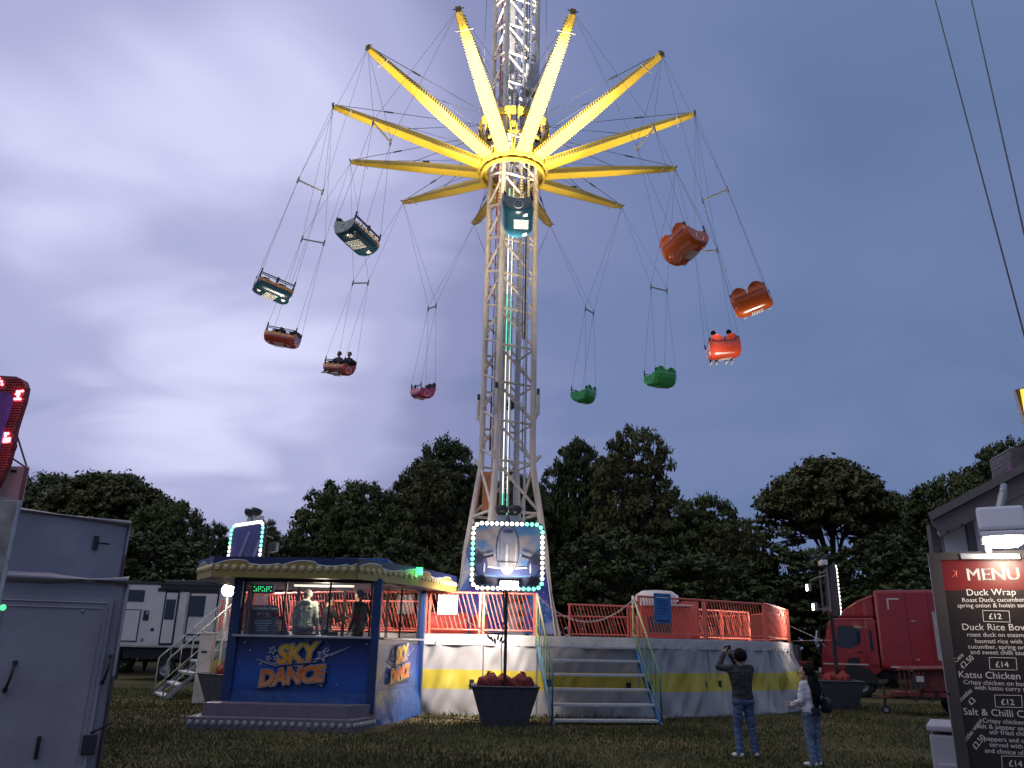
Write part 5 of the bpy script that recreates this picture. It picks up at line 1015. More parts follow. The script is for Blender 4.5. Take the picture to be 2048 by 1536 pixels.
# ------------------------------------------------------------------ things at the left edge
def onp(px, py, P, n, off=0.):
    r = ray(px, py); o = V((0, 0, EYE)); n = V(n).normalized(); t = (V(P) + n * off - o).dot(n) / r.dot(n); return o + r * t
mat('trailer_grey', (.37, .335, .375), .5, var=.18, scale=1.2); mat('trailer_trim', (.36, .32, .36), .4, .2, var=.1); mat('box_white', (.62, .60, .60), .5, var=.08)
def grey_trailer():
    c = V((-4.37, 9.5, 0)); u = V((-.905, -.426, 0)); n = V((.426, -.905, 0)); t = thing('box_trailer', 'grey stepped box trailer with lever handles at the field edge', 'trailer', tuple(c)); rd = V((-.43, .90, 0)); up = V((0, 0, 1))
    lo = [c, c + u * 1.62, c + u * 1.62 + rd * 2.4, c + rd * 2.4]; prism('lower_body', [(p.x, p.y) for p in lo], .28, 2.30, 'trailer_grey', t, .05)
    c2 = V((-4.80, 10.22, 0)); u2 = V((-.60, -.80, 0)); up_ = [c2, c2 + u2 * 1.85, c2 + u2 * 1.85 + V((-1.6, 1.2, 0)), c2 + V((-1.4, 1.5, 0))]; prism('upper_body', [(p.x, p.y) for p in up_], 2.28, 3.07, 'trailer_grey', t, .04)
    tube('roof_edge', [c + n * .02 + up * 2.31, c + u * .8 + n * .02 + up * 2.31, c + u * 1.6 + n * .02 + up * 2.31], .055, 'trailer_trim', t, 12); n2 = V((.80, -.60, 0)); tube('roof_edge', [c2 + up * 3.06, c2 + u2 * 1.8 + up * 3.06], .045, 'trailer_trim', t, 12)
    tube('corner_trim', [c + n * .01 + up * .3, c + n * .01 + up * 2.28], .025, 'trailer_trim', t, 8); tube('corner_trim', [c2 + n2 * .005 + up * 2.3, c2 + n2 * .005 + up * 3.05], .02, 'trailer_trim', t, 8)
    d = mk('door', [c + u * a + n * .062 + up * z for a, z in ((.12, .36), (1.28, .36), (1.28, 2.12), (.12, 2.12))] + [c + u * a + n * .02 + up * z for a, z in ((.12, .36), (1.28, .36), (1.28, 2.12), (.12, 2.12))], [(0, 1, 2, 3), (0, 4, 5, 1), (1, 5, 6, 2), (2, 6, 7, 3), (3, 7, 4, 0)], 'trailer_grey', t)
    for a, z0, z1 in ((.16, 2.02, 2.02), (.16, 1.97, 1.97)): pass
    for s, zz in ((.17, 2.06), (.22, 2.0)): rod('door_moulding', c + u * s + n * .066 + up * zz, c + u * (1.4 - s) + n * .066 + up * zz, .008, 'trailer_trim', d, 6); rod('door_moulding', c + u * s + n * .066 + up * .42, c + u * s + n * .066 + up * zz, .008, 'trailer_trim', d, 6); rod('door_moulding', c + u * (1.4 - s) + n * .066 + up * .42, c + u * (1.4 - s) + n * .066 + up * zz, .008, 'trailer_trim', d, 6)
    for px, py in ((218, 1338), (25, 1352)):
        q = onp(px, py, c, n, .07); tube('handle', [q + up * .13, q + up * .11 + n * .05, q + n * .055 + u * .01, q - up * .10 + n * .05 + u * .03, q - up * .14 + u * .045], .014, 'black', t, 8)
        for z in (.13, -.14): box('handle_foot', q + up * z + (u * .045 if z < 0 else u * 0), (.04, .04, .05), 'black', t)
    q = onp(192, 1086, c2, n2, .02); box('latch_plate', q, (.06, .03, .17), 'dark_metal', t, rz=R(37)); tube('latch_lever', [q + n2 * .04, q - u2 * .05 + n2 * .05, q - u2 * .15 + n2 * .03], .012, 'black', t, 6)
    q = onp(178, 1490, c, n, .07); box('lock_plate', q, (.14, .03, .2), 'dark_metal', t, rz=R(25)); tube('lock_lever', [q + up * .12 - u * .0, q + up * .17 - u * .1 + n * .03, q + up * .23 - u * .2 + n * .02], .015, 'black', t, 6); rod('lock_bar', q + u * .48 - up * .12 + n * .02, q + u * .48 + up * .1 + n * .02, .02, 'black', t)
    for k in range(9): bulb('rivet', c + u * .05 + n * .052 + up * (.5 + k * .2), n, .008, 'trailer_trim', t); bulb('rivet', c2 + u2 * (.05 + k * .18) + n2 * .003 + up * 2.98, n2, .008, 'trailer_trim', t)
    for k in range(3): box('hinge', c + u * 1.30 + n * .06 + up * (.6 + k * .65), (.05, .05, .14), 'trailer_trim', t, rz=R(25), bev=.01)
    bulb('green_reflex', onp(165, 1222, c, n, .062), n, .02, 'trailer_trim', t)
    for k in (.4, 1.3):
        p = c + u * .5 + rd * k + up * .30; vs, fs = lathe_geo([(.0, -.1), (.2, -.1), (.3, -.09), (.32, 0), (.3, .09), (.2, .1), (0, .1)], 20); M = Matrix.Translation(p) @ Matrix.Rotation(math.atan2(u.y, u.x), 4, 'Z') @ Matrix.Rotation(R(90), 4, 'Y'); mk('wheel', [M @ v for v in vs], fs, 'rubber', t, smooth=True)
grey_trailer()
def stall_post():
    p = at(45, 992, 5.6); t = thing('stall_frame', 'worn pale timber stall frame with dark opening at the field edge', 'stall', (p.x - .3, 5.7, 0)); mat('worn_timber', (.36, .33, .31), .7, var=.35, scale=7, bump=.3)
    box('upright', (p.x - .10, 5.62, p.z / 2 - .02), (.17, .045, p.z - .02), 'worn_timber', t, bev=.01); box('lintel', (p.x - .72, 5.68, p.z - .085), (1.10, .15, .17), 'worn_timber', t, bev=.01); box('dark_opening', (p.x - .72, 5.74, (p.z - .2) / 2), (1.10, .03, p.z - .2), 'booth_black', t, bev=0); rod('edge_strip', (p.x - .012, 5.6, 0), (p.x - .012, 5.6, p.z - .03), .012, 'bare_alu', t)
    g = onp(6, 1215, (p.x, 5.6, 0), (0, -1, 0), .01); bulb('green_lamp', g, (0, -1, 0), .02, 'led_green', t); lamp_light('green_glow', 'POINT', g + V((.03, -.08, 0)), g, .1, (.1, 1, .3), t, size=.03)
    q = at(60, 932, 13.5); t = thing('white_panel_van', 'white box body rising behind the timber stall', 'van', (q.x - 1, 14.5, 0)); prism('body', [(q.x, 13.5), (q.x - 2.6, 13.5), (q.x * 1.2 - 2.6, 16.2), (q.x * 1.2 - .05, 16.2)], .55, q.z, 'box_white', t, .03); box('corner_strip', (q.x - .03, 13.485, q.z - .8), (.08, .02, 1.5), 'bare_alu', t, bev=.004); box('vent', (q.x - .25, 13.48, q.z - .1), (.1, .02, .04), 'black', t, bev=0)
    for k in (.55, 1.4):
        vs, fs = lathe_geo([(.0, -.11), (.2, -.11), (.34, -.1), (.36, 0), (.34, .1), (.2, .11), (0, .11)], 20); M = Matrix.Translation((q.x - .4 - k * .2, 13.6 + k, .34)) @ Matrix.Rotation(R(90), 4, 'Y'); mk('wheel', [M @ v for v in vs], fs, 'rubber', t, smooth=True)
    box('chassis', (q.x - 1.6, 14.8, .48), (2.2, 2.2, .18), 'dark_metal', t)
stall_post()
def led_board():
    Y = 13.0; art_mat('led_board_art', 1.6, 60, [(.3, (.07, .03, .20)), (.5, (.16, .05, .30)), (.62, (.10, .10, .38)), (.75, (.30, .10, .30))]); mat('board_red', (.16, .012, .02), .4, var=.2, scale=8); mat('cap_red', (.20, .012, .02), .25, var=0, coat=.6)
    out = [(-160, 752), (0, 754), (38, 756), (51, 762), (56, 776), (51, 802), (41, 832), (33, 858), (28, 890), (19, 925), (3, 962), (-20, 1000), (-160, 1130)]; inn = [(-160, 792), (0, 784), (20, 786), (28, 796), (22, 824), (12, 852), (4, 880), (-3, 915), (-20, 960), (-160, 1060)]
    b = at(0, 1000, Y); t = thing('lit_ride_board', 'purple and red ride board with glowing red bulb clusters', 'sign board', (b.x - .6, Y, b.z - .3)); slab('board', [at(x, y, Y) for x, y in out], .16, 'board_red', t); slab('art_panel', [at(x, y, Y - .10) for x, y in inn], .02, 'led_board_art', t)
    lit = [(-2, 757), (3, 763), (-4, 769), (4, 769), (35, 783), (40, 783), (45, 782), (33, 788), (38, 788), (36, 793), (30, 798), (35, 798), (40, 798), (11, 867), (16, 867), (11, 872), (9, 878), (14, 878), (19, 877), (8, 883), (13, 883), (18, 882)]
    for x, y in lit: bulb('red_bulb', at(x, y, Y - .09), (0, -1, 0), .023, 'led_red', t)
    def ins(x, y, P):
        r = False
        for (x1, y1), (x2, y2) in zip(P, P[1:] + P[:1]):
            if (y1 > y) != (y2 > y) and x < (x2 - x1) * (y - y1) / (y2 - y1) + x1: r = not r
        return r
    k = 0
    for j, y in enumerate(np.arange(758, 990, 5.2)):
        for x in np.arange(-20 + (j % 2) * 2.6, 56, 5.2):
            if ins(x, y, out) and ins(x + 3, y, out) and not ins(x, y, inn) and not any(abs(x - a) < 6 and abs(y - c) < 5 for a, c in lit): bulb('bulb_cap', at(x, y, Y - .085), (0, -1, 0), .019, 'cap_red', t); k += 1
    a, c, e = at(30, 858, Y + .1), at(53, 932, Y + .15), at(18, 912, Y + .1); rod('stay', a, c, .015, 'dark_metal', t); rod('stay', e, at(56, 938, Y + .15), .015, 'dark_metal', t); h0, h1 = at(27, 885, Y), at(34, 893, Y); tube('grab_handle', [h0, at(33, 887, Y), h1, at(31, 901, Y), at(23, 900, Y)], .008, 'dark_metal', t, 6)
    rod('mast', at(-60, 990, Y + .2), V((at(-60, 990, Y + .2).x, Y + .2, 0)), .06, 'dark_metal', t); lamp_light('red_glow', 'POINT', at(22, 900, Y - .4), at(22, 900, Y), 3, (1, .15, .18), t, size=.1); lamp_light('red_glow', 'POINT', at(40, 790, Y - .4), at(40, 790, Y), 3, (1, .15, .18), t, size=.1)
led_board()

# ------------------------------------------------------------------ caravan, lorry and machinery
mat('caravan_white', (.60, .57, .57), .4, var=.08, scale=1.5)
def wheel(t, p, r, w, ax_rz, rim='grey_metal'):
    M = Matrix.Translation(p) @ Matrix.Rotation(ax_rz, 4, 'Z') @ Matrix.Rotation(R(90), 4, 'X')
    vs, fs = lathe_geo([(r * .58, -w / 2), (r * .9, -w / 2), (r, -w * .36), (r, w * .36), (r * .9, w / 2), (r * .58, w / 2)], 28); ty = mk('tyre', [M @ v for v in vs], fs, 'rubber', t, smooth=True)
    vs, fs = lathe_geo([(0, -w * .3), (r * .2, -w * .34), (r * .3, -w * .2), (r * .5, -w * .25), (r * .6, -w * .42), (r * .6, w * .42), (r * .5, w * .25), (r * .3, w * .2), (r * .2, w * .34), (0, w * .3)], 24); mk('rim', [M @ v for v in vs], fs, rim, t, smooth=True)
def caravan():
    Y = 36.; a, b = at(225, 1230, Y), at(500, 1230, Y); zt, zb = at(240, 1166, Y).z, 1.30; t = thing('caravan', 'long white caravan with black framed door parked behind the side stairs', 'caravan', ((a.x + b.x) / 2, Y + 1.2, 0)); L = b.x - a.x
    box('body', ((a.x + b.x) / 2, Y + 1.25, (zt + zb) / 2), (L, 2.5, zt - zb), 'caravan_white', t, bev=.1); box('chassis', ((a.x + b.x) / 2 + .2, Y + 1.3, 1.05), (L - .8, 2.1, .42), 'black', t)
    P = lambda x, y: at(x, y, Y - .005)
    def patch(nm, x0, y0, x1, y1, m, off=.0, r=.08):
        p0, p1 = P(x0, y1), P(x1, y0); w, h = p1.x - p0.x, p1.z - p0.z; return box(nm, ((p0.x + p1.x) / 2, Y - .01 - off, (p0.z + p1.z) / 2), (w, .03, h), m, t, bev=min(r, .012))
    patch('window', 254, 1180, 291, 1203, 'dark_glass'); patch('hatch_frame', 240, 1219, 283, 1283, 'black'); patch('hatch', 238, 1221, 281, 1281, 'caravan_white', .012); patch('meter_box', 285, 1221, 299, 1241, 'black'); patch('meter_glass', 292, 1222, 298, 1229, 'grey_metal', .012)
    patch('door_frame', 316, 1181, 361, 1290, 'black'); d = patch('door', 320, 1186, 357, 1286, 'caravan_white', .014); patch('door_window', 328, 1199, 353, 1239, 'dark_glass', .03); patch('roof_trim', 316, 1178, 440, 1183, 'black'); patch('awning_roller', 322, 1170, 500, 1175, 'black', .03); patch('awning_arm', 362, 1186, 368, 1288, 'caravan_white', .02); patch('slide_out_frame', 366, 1183, 440, 1288, 'black', .002); patch('slide_out', 370, 1188, 436, 1284, 'caravan_white', .012); patch('slide_window', 374, 1192, 413, 1233, 'dark_glass', .03)
    patch('locker_line', 372, 1268, 400, 1271, 'black', .03); patch('locker_line', 372, 1282, 400, 1285, 'black', .03); patch('lamp', 301, 1256, 308, 1262, 'dark_metal'); patch('vent', 280, 1276, 288, 1283, 'grey_metal'); patch('roof_rail', 228, 1164, 325, 1168, 'dark_metal', .0)
    box('roof_pod', ((a.x + b.x) / 2 - .3, Y + 1.2, zt + .14), (1.8, 1., .16), 'dark_metal', t, bev=.05)
    for k in (.42, .62): wheel(t, V((a.x + L * k, Y + .35, .42)), .42, .25, 0)
    for k in (.06, .94): rod('stabiliser_leg', (a.x + L * k, Y + .5, -.03), (a.x + L * k, Y + .5, 1.3), .05, 'dark_metal', t)
caravan()
mat('lorry_red', (.29, .013, .017), .3, var=.12, scale=2, coat=.4); mat('lorry_dark_red', (.20, .012, .014), .4, var=.2); mat('reflector', (.55, .50, .48), .4); mat('grey_panel', (.40, .40, .41), .5)
def lorry():
    f = at(1648, 1390, 34.6); f.z = 0; hd = V((-.90, .435, 0)); rz = math.atan2(-hd.y, -hd.x)
    with frame(tuple(f), rz):                                            # local x runs from the front bumper back along the lorry; -y faces the fair
        t = thing('lorry', 'red box lorry with rounded roof deflector parked behind the sign tub', 'lorry', (3, 1.2, 0))
        prof = [(.05, .75), (.02, 1.3), (.10, 1.75), (.42, 2.85), (.60, 3.0), (2.15, 3.02), (2.22, 2.9), (2.22, .95), (1.95, .78)]
        bm = bmesh.new(); fa = bm.faces.new([bm.verts.new((x, 0, z)) for x, z in prof]); r = bmesh.ops.extrude_face_region(bm, geom=[fa])
        for v in r['geom']:
            if isinstance(v, bmesh.types.BMVert): v.co.y = 2.45
        bmesh.ops.recalc_face_normals(bm, faces=bm.faces); bmesh.ops.bevel(bm, geom=bm.edges[:], offset=.05, segments=3, profile=.6, affect='EDGES'); bm_obj('cab', bm, 'lorry_red', t)
        dfl = [(.75, 3.03), (1.1, 3.38), (1.6, 3.70), (2.15, 3.92), (2.22, 3.9), (2.22, 3.03)]; bm = bmesh.new(); fa = bm.faces.new([bm.verts.new((x, .15, z)) for x, z in dfl]); r = bmesh.ops.extrude_face_region(bm, geom=[fa])
        for v in r['geom']:
            if isinstance(v, bmesh.types.BMVert): v.co.y = 2.3
        bmesh.ops.recalc_face_normals(bm, faces=bm.faces); bmesh.ops.bevel(bm, geom=bm.edges[:], offset=.10, segments=4, profile=.6, affect='EDGES'); bm_obj('roof_deflector', bm, 'lorry_red', t, smooth=False)
        box('box_body', (5.4, 1.22, 2.58), (6.3, 2.5, 3.05), 'lorry_red', t, bev=.12); box('chassis', (4.5, 1.22, .82), (8.0, .9, .25), 'dark_metal', t)
        d = slab('door', [(.55, -.012, 1.0), (1.75, -.012, 1.0), (1.75, -.012, 2.82), (.72, -.012, 2.82), (.40, -.012, 1.9)], .03, 'lorry_red', t, bev=.01); slab('door_window', [(.62, -.03, 1.92), (1.15, -.03, 1.80), (1.60, -.03, 2.05), (1.62, -.03, 2.68), (.80, -.03, 2.70)], .02, 'dark_glass', d); box('door_handle', (1.55, -.035, 1.7), (.2, .03, .05), 'black', d)
        slab('arch_trim', [(.85, -.016, 1.0), (1.1, -.016, 1.45), (1.45, -.016, 1.50), (1.5, -.016, 1.3), (1.3, -.016, 1.0)], .04, 'black', t); slab('side_fairing', [(1.9, -.02, 1.2), (2.2, -.02, 1.2), (2.2, -.02, 2.85), (1.95, -.02, 2.85)], .03, 'lorry_red', t, bev=.01); box('fairing_gap', (1.98, -.04, 2.15), (.12, .02, .8), 'black', t)
        slab('windscreen', [(.115, .15, 1.78), (.115, 2.3, 1.78), (.415, 2.3, 2.75), (.415, .15, 2.75)], .03, 'dark_glass', t); box('bumper', (-.02, 1.22, .62), (.2, 2.4, .36), 'lorry_dark_red', t, bev=.05); box('headlamp', (-.06, .25, .95), (.12, .35, .2), 'grey_panel', t, bev=.03)
        tube('mirror_arm', [(.28, -.02, 2.65), (.10, -.25, 2.62), (.05, -.3, 2.4)], .02, 'black', t, 6); box('mirror', (.05, -.3, 2.2), (.12, .16, .5), 'black', t, bev=.03); tube('snorkel', [(.02, -.1, 1.5), (-.1, -.15, 2.0), (-.02, -.12, 2.5)], .05, 'grey_metal', t, 8)
        for x in (.10, .62): pass
        box('reflective_tape', (.95, -.032, 1.22), (1.7, .012, .05), 'reflector', t, bev=0); box('reflective_tape', (3.6, -.042, 1.16), (2.0, .012, .06), 'reflector', t, bev=0); box('reflective_tape', (2.95, -.042, 3.75), (.45, .012, .06), 'reflector', t, bev=0); box('reflective_tape', (2.76, -.042, 3.55), (.06, .012, .4), 'reflector', t, bev=0); box('marker_lamp', (3.6, -.045, 2.9), (.14, .02, .03), 'reflector', t, bev=0); box('marker_lamp', (3.6, -.045, 1.45), (.1, .02, .04), 'reflector', t, bev=0)
        for x in (3.4, 4.2, 6.9): rod('panel_seam', (x, -.035, 1.15), (x, -.035, 4.02), .012, 'lorry_dark_red', t, 4)
        pf = box('pale_side_panel', (5.2, -.04, 2.35), (1.7, .03, 1.75), 'grey_panel', t, bev=.01)
        for a, b in (((4.33, -.06, 1.46), (4.33, -.06, 3.24)), ((6.07, -.06, 1.46), (6.07, -.06, 3.24)), ((4.33, -.06, 3.24), (6.07, -.06, 3.24)), ((4.33, -.06, 1.46), (6.07, -.06, 1.46))): rod('panel_frame', a, b, .025, 'reflector', pf, 4)
        for x in (1.45, 6.4):
            for y in (.2, 2.2): wheel(t, V((x, y, .47)), .50, .3, 0)
        bm = bmesh.new(); arch = [(1.45 + .66 * math.cos(a), .5 + .66 * math.sin(a)) for a in [i * math.pi / 10 for i in range(11)]]; slab('wheel_arch', [(x, -.022, z) for x, z in arch] , .03, 'black', t)
        # flat trailer ahead of the cab
        u = thing('flatbed_trailer', 'low dark red flatbed trailer in front of the lorry cab', 'trailer', (-2.2, 1.6, 0)); box('bed', (-2.3, 1.7, 1.15), (3.4, 2.2, .24), 'lorry_dark_red', u, bev=.03); box('side_rail', (-2.3, .58, .9), (3.3, .06, .2), 'lorry_dark_red', u); wheel(u, V((-1.6, .75, .4)), .42, .26, 0); wheel(u, V((-3.0, .75, .4)), .42, .26, 0)
        box('cargo_crate', (-1.5, 1.8, 1.6), (1.0, .9, .65), 'tub_grey', u, bev=.02); box('cargo_crate', (-2.9, 1.8, 1.5), (1.1, 1., .45), 'dark_metal', u, bev=.02)
lorry()
def red_machine():
    c = gr(1835, 1432); t = thing('towed_generator', 'rusty red towed power unit with drawbar beside the kiosk', 'generator', (c.x, c.y, 0)); mat('rust_red', (.20, .035, .028), .6, var=.4, scale=5, bump=.3)
    with frame((c.x + .75, c.y + .6, 0), R(-16)):
        box('frame', (0, 0, .55), (2.0, 1.0, .12), 'rust_red', t); box('engine_cover', (.35, .1, .95), (1.2, .8, .66), 'rust_red', t, bev=.04); slab('hood_plate', [(-.95, -.5, 1.22), (.9, -.5, 1.30), (.9, .5, 1.34), (-.6, .5, 1.30)], .04, 'rust_red', t); box('control_box', (-.35, -.42, .92), (.34, .2, .36), 'dark_metal', t); box('gauge_plate', (-.32, -.53, .98), (.2, .02, .16), 'reflector', t)
        for x, y, r in ((.7, -.42, .36), (.7, .45, .36)): wheel(t, V((x, y, .34)), r, .2, 0, 'rust_red')
        for y in (-.25, .25): rod('drawbar', (-.9, y, .52), (-1.45, 0, .42), .045, 'rust_red', t, 4)
        vs, fs = tube_geo([V((-1.50 + .09 * math.cos(a), .0 + .09 * math.sin(a), .42)) for a in [i * math.pi / 6 for i in range(13)]], .025, 6, False); mk('tow_eye', vs, fs, 'dark_metal', t, smooth=True); rod('jockey_post', (-1.25, 0, .75), (-1.25, 0, .14), .035, 'dark_metal', t); wheel(t, V((-1.25, 0, .10)), .12, .07, 0)
        for k in range(6): x = -.85 + k * .13; rod('grille_bar', (x, -.52, .64), (x, -.52, 1.18), .02, 'rust_red', t, 4)
        for k in range(4): x0 = -.8 + .4 * k; tube('hose', [(x0, -.5, .75 + .1 * (k % 2)), (x0 + .15, -.66, .45), (x0 + .32, -.6, .38), (x0 + .5, -.5, .7)], .022, 'black', t, 6)
red_machine()
def straps():
    a = V((9.82, 28.8, 2.02)); s = V((10.7, 27.65, 2.05)); t = thing('tether_strap', 'pale webbing strap tied from the platform end to the sign post', 'strap', tuple(a)); rod('strap', a, s, .022, 'cream_paint', t, 4, .006); b = V((9.80, 28.9, 2.5)); rod('strap', b, a.lerp(s, .75), .018, 'cream_paint', t, 4, .006); q = a.lerp(s, .72); tube('loose_end', [q, q + V((.05, -.05, -.12)), q + V((.12, -.1, -.2))], .012, 'cream_paint', t, 5)
    t = thing('hanging_plugs', 'bunch of dark cable plugs hanging from the aeroplane sign post', 'cable', (-.35, 19.7, 1.8)); base = V((-.10, 19.72, 2.05))
    tube('cable', [V((-.06, 19.72, 2.0)), V((-.4, 19.72, 1.96)), V((-.75, 19.75, 2.1)), V((-1.0, 19.9, 2.25))], .012, 'cream_paint', t, 5)
    for k in range(6): x = -.42 + k * .07; box('plug', (x, 19.70 + .02 * (k % 2), 1.86 - .04 * (k % 3)), (.05, .06, .13), 'black', t, bev=.01, rot=Matrix.Rotation(R(-40 + 16 * k), 4, 'Y'))
straps()

# ------------------------------------------------------------------ food kiosk and menu board at the right edge
KU = V((math.cos(R(29)), -math.sin(R(29)), 0)); KN = V((-KU.y * -1 if False else -math.sin(R(29)), -math.cos(R(29)), 0)); UP = V((0, 0, 1))
mat('kiosk_white', (.56, .53, .55), .5, var=.06); mat('kiosk_brown', (.13, .11, .115), .55, var=.15); mat('menu_black', (.018, .012, .011), .30, var=.25, scale=60, bump=.12); mat('menu_red', (.13, .008, .008), .32, var=.2, scale=30); mat('menu_frame', (.040, .032, .034), .5, var=.15); mat('menu_text', (.52, .49, .50), .5, var=0); mat('chalk', (.58, .55, .54), .7, var=0)
def kiosk():
    P = at(1884, 1110, 5.5); t = thing('food_kiosk', 'white panelled food kiosk with dark sloping roof edge', 'kiosk', (P.x + .8, P.y + .3, 0)); q = lambda x, y, o=0.: onp(x, y, P, KN, o)
    c = V((P.x, P.y, 0)); L = 2.6; w0, w1 = q(1884, 1052), q(2048, 962); wd = (w1 - w0).normalized() * 1.9; slab('wall', [V((w0.x, w0.y, -.03)), V(((w0 + wd).x, (w0 + wd).y, -.03)), w0 + wd, w0], .04, 'kiosk_white', t); slab('side_wall', [V((w0.x, w0.y, -.03)) - KN * .03, V((w0.x, w0.y, -.03)) - KN * 1.7, w0 - KN * 1.7, w0 - KN * .03], .04, 'kiosk_white', t)
    r0, r1 = q(1868, 1042, .12), q(2048, 948, .12); d = (r1 - r0).normalized(); e0, e1 = r0 - d * .02, r0 + d * 2.4
    slab('barge_board', [e0 + KN * .02, e0 - UP * .10 + KN * .02 + KU * .05, e1 - UP * .12 + KN * .02, e1 + KN * .02], .04, 'kiosk_brown', t)
    nr = KU * 0 + UP; slab('roof', [e0 + UP * .03 + KN * .08, e1 + UP * .03 + KN * .08, e1 + UP * .03 - KN * 1.9, e0 + UP * .03 - KN * 1.9], .05, 'kiosk_brown', t)
    for x in (1884, 1960): a = q(x, 1200, .012); rod('batten', V((a.x, a.y, 0)), V((a.x, a.y, q(x, 1020 if x > 1900 else 1050).z)), .035, 'kiosk_brown', t, 4)
    bulb('round_vent', q(1884, 1066, .05), KN, .03, 'kiosk_white', t)
    for x, y in ((1896, 1062), (1924, 1050), (1956, 1035)): bulb('screw', q(x, y, .16), KN, .008, 'black', t)
    # lattice planter on the roof
    Q = q(1985, 930, -.35); t2 = thing('roof_planter', 'wicker planter box with pink lining on the kiosk roof', 'planter', tuple(Q)); pl = lambda x, y: onp(x, y, Q, KN); mat('wicker', (.24, .22, .23), .7); mat('pink_cloth', (.42, .22, .42), .6, var=.3, scale=12); a, b, cc, e = pl(1981, 921), pl(2021, 898), pl(2024, 940), pl(1988, 962)
    slab('back_board', [pl(2020, 897), pl(2085, 893), pl(2085, 935), pl(2022, 935)], .05, 'kiosk_brown', t2); slab('lining', [pl(2016, 925), pl(2085, 920), pl(2085, 960), pl(2016, 962)], .04, 'pink_cloth', t2)
    for i in range(11): f = i / 10; rod('withy', a.lerp(b, f), e.lerp(cc, min(1, f + .12)), .006, 'wicker', t2, 5); rod('withy', a.lerp(b, f), e.lerp(cc, max(0, f - .12)), .006, 'wicker', t2, 5)
    for f in (0, .5, 1): rod('hoop', a.lerp(e, f), b.lerp(cc, f), .008, 'wicker', t2, 5)
    # corner of the roof sign
    Q = q(2040, 800, -.2); t3 = thing('roof_sign', 'brown roof sign with a yellow letter corner above the kiosk', 'sign', tuple(Q - UP * .3)); pl = lambda x, y, o=0: onp(x, y, Q, KN, o); mat('sign_brown', (.16, .06, .03), .5, var=.2); mat('sign_yellow', (.8, .62, .05), .4, var=0, emit=.9, ecol=(1, .8, .08))
    slab('board', [pl(2028, 783), pl(2200, 740), pl(2240, 1010), pl(2080, 960)], .08, 'sign_brown', t3); slab('edge', [pl(2026, 783, .045), pl(2031, 782, .045), pl(2085, 960, .045), pl(2078, 960, .045)], .03, 'cream_paint', t3); slab('letter', [pl(2040, 779, .06), pl(2120, 765, .06), pl(2120, 830, .06), pl(2052, 845, .06)], .01, 'sign_yellow', t3); rod('sign_leg', pl(2150, 930, -.06), pl(2150, 1060, -.06), .03, 'dark_metal', t3)
kiosk()
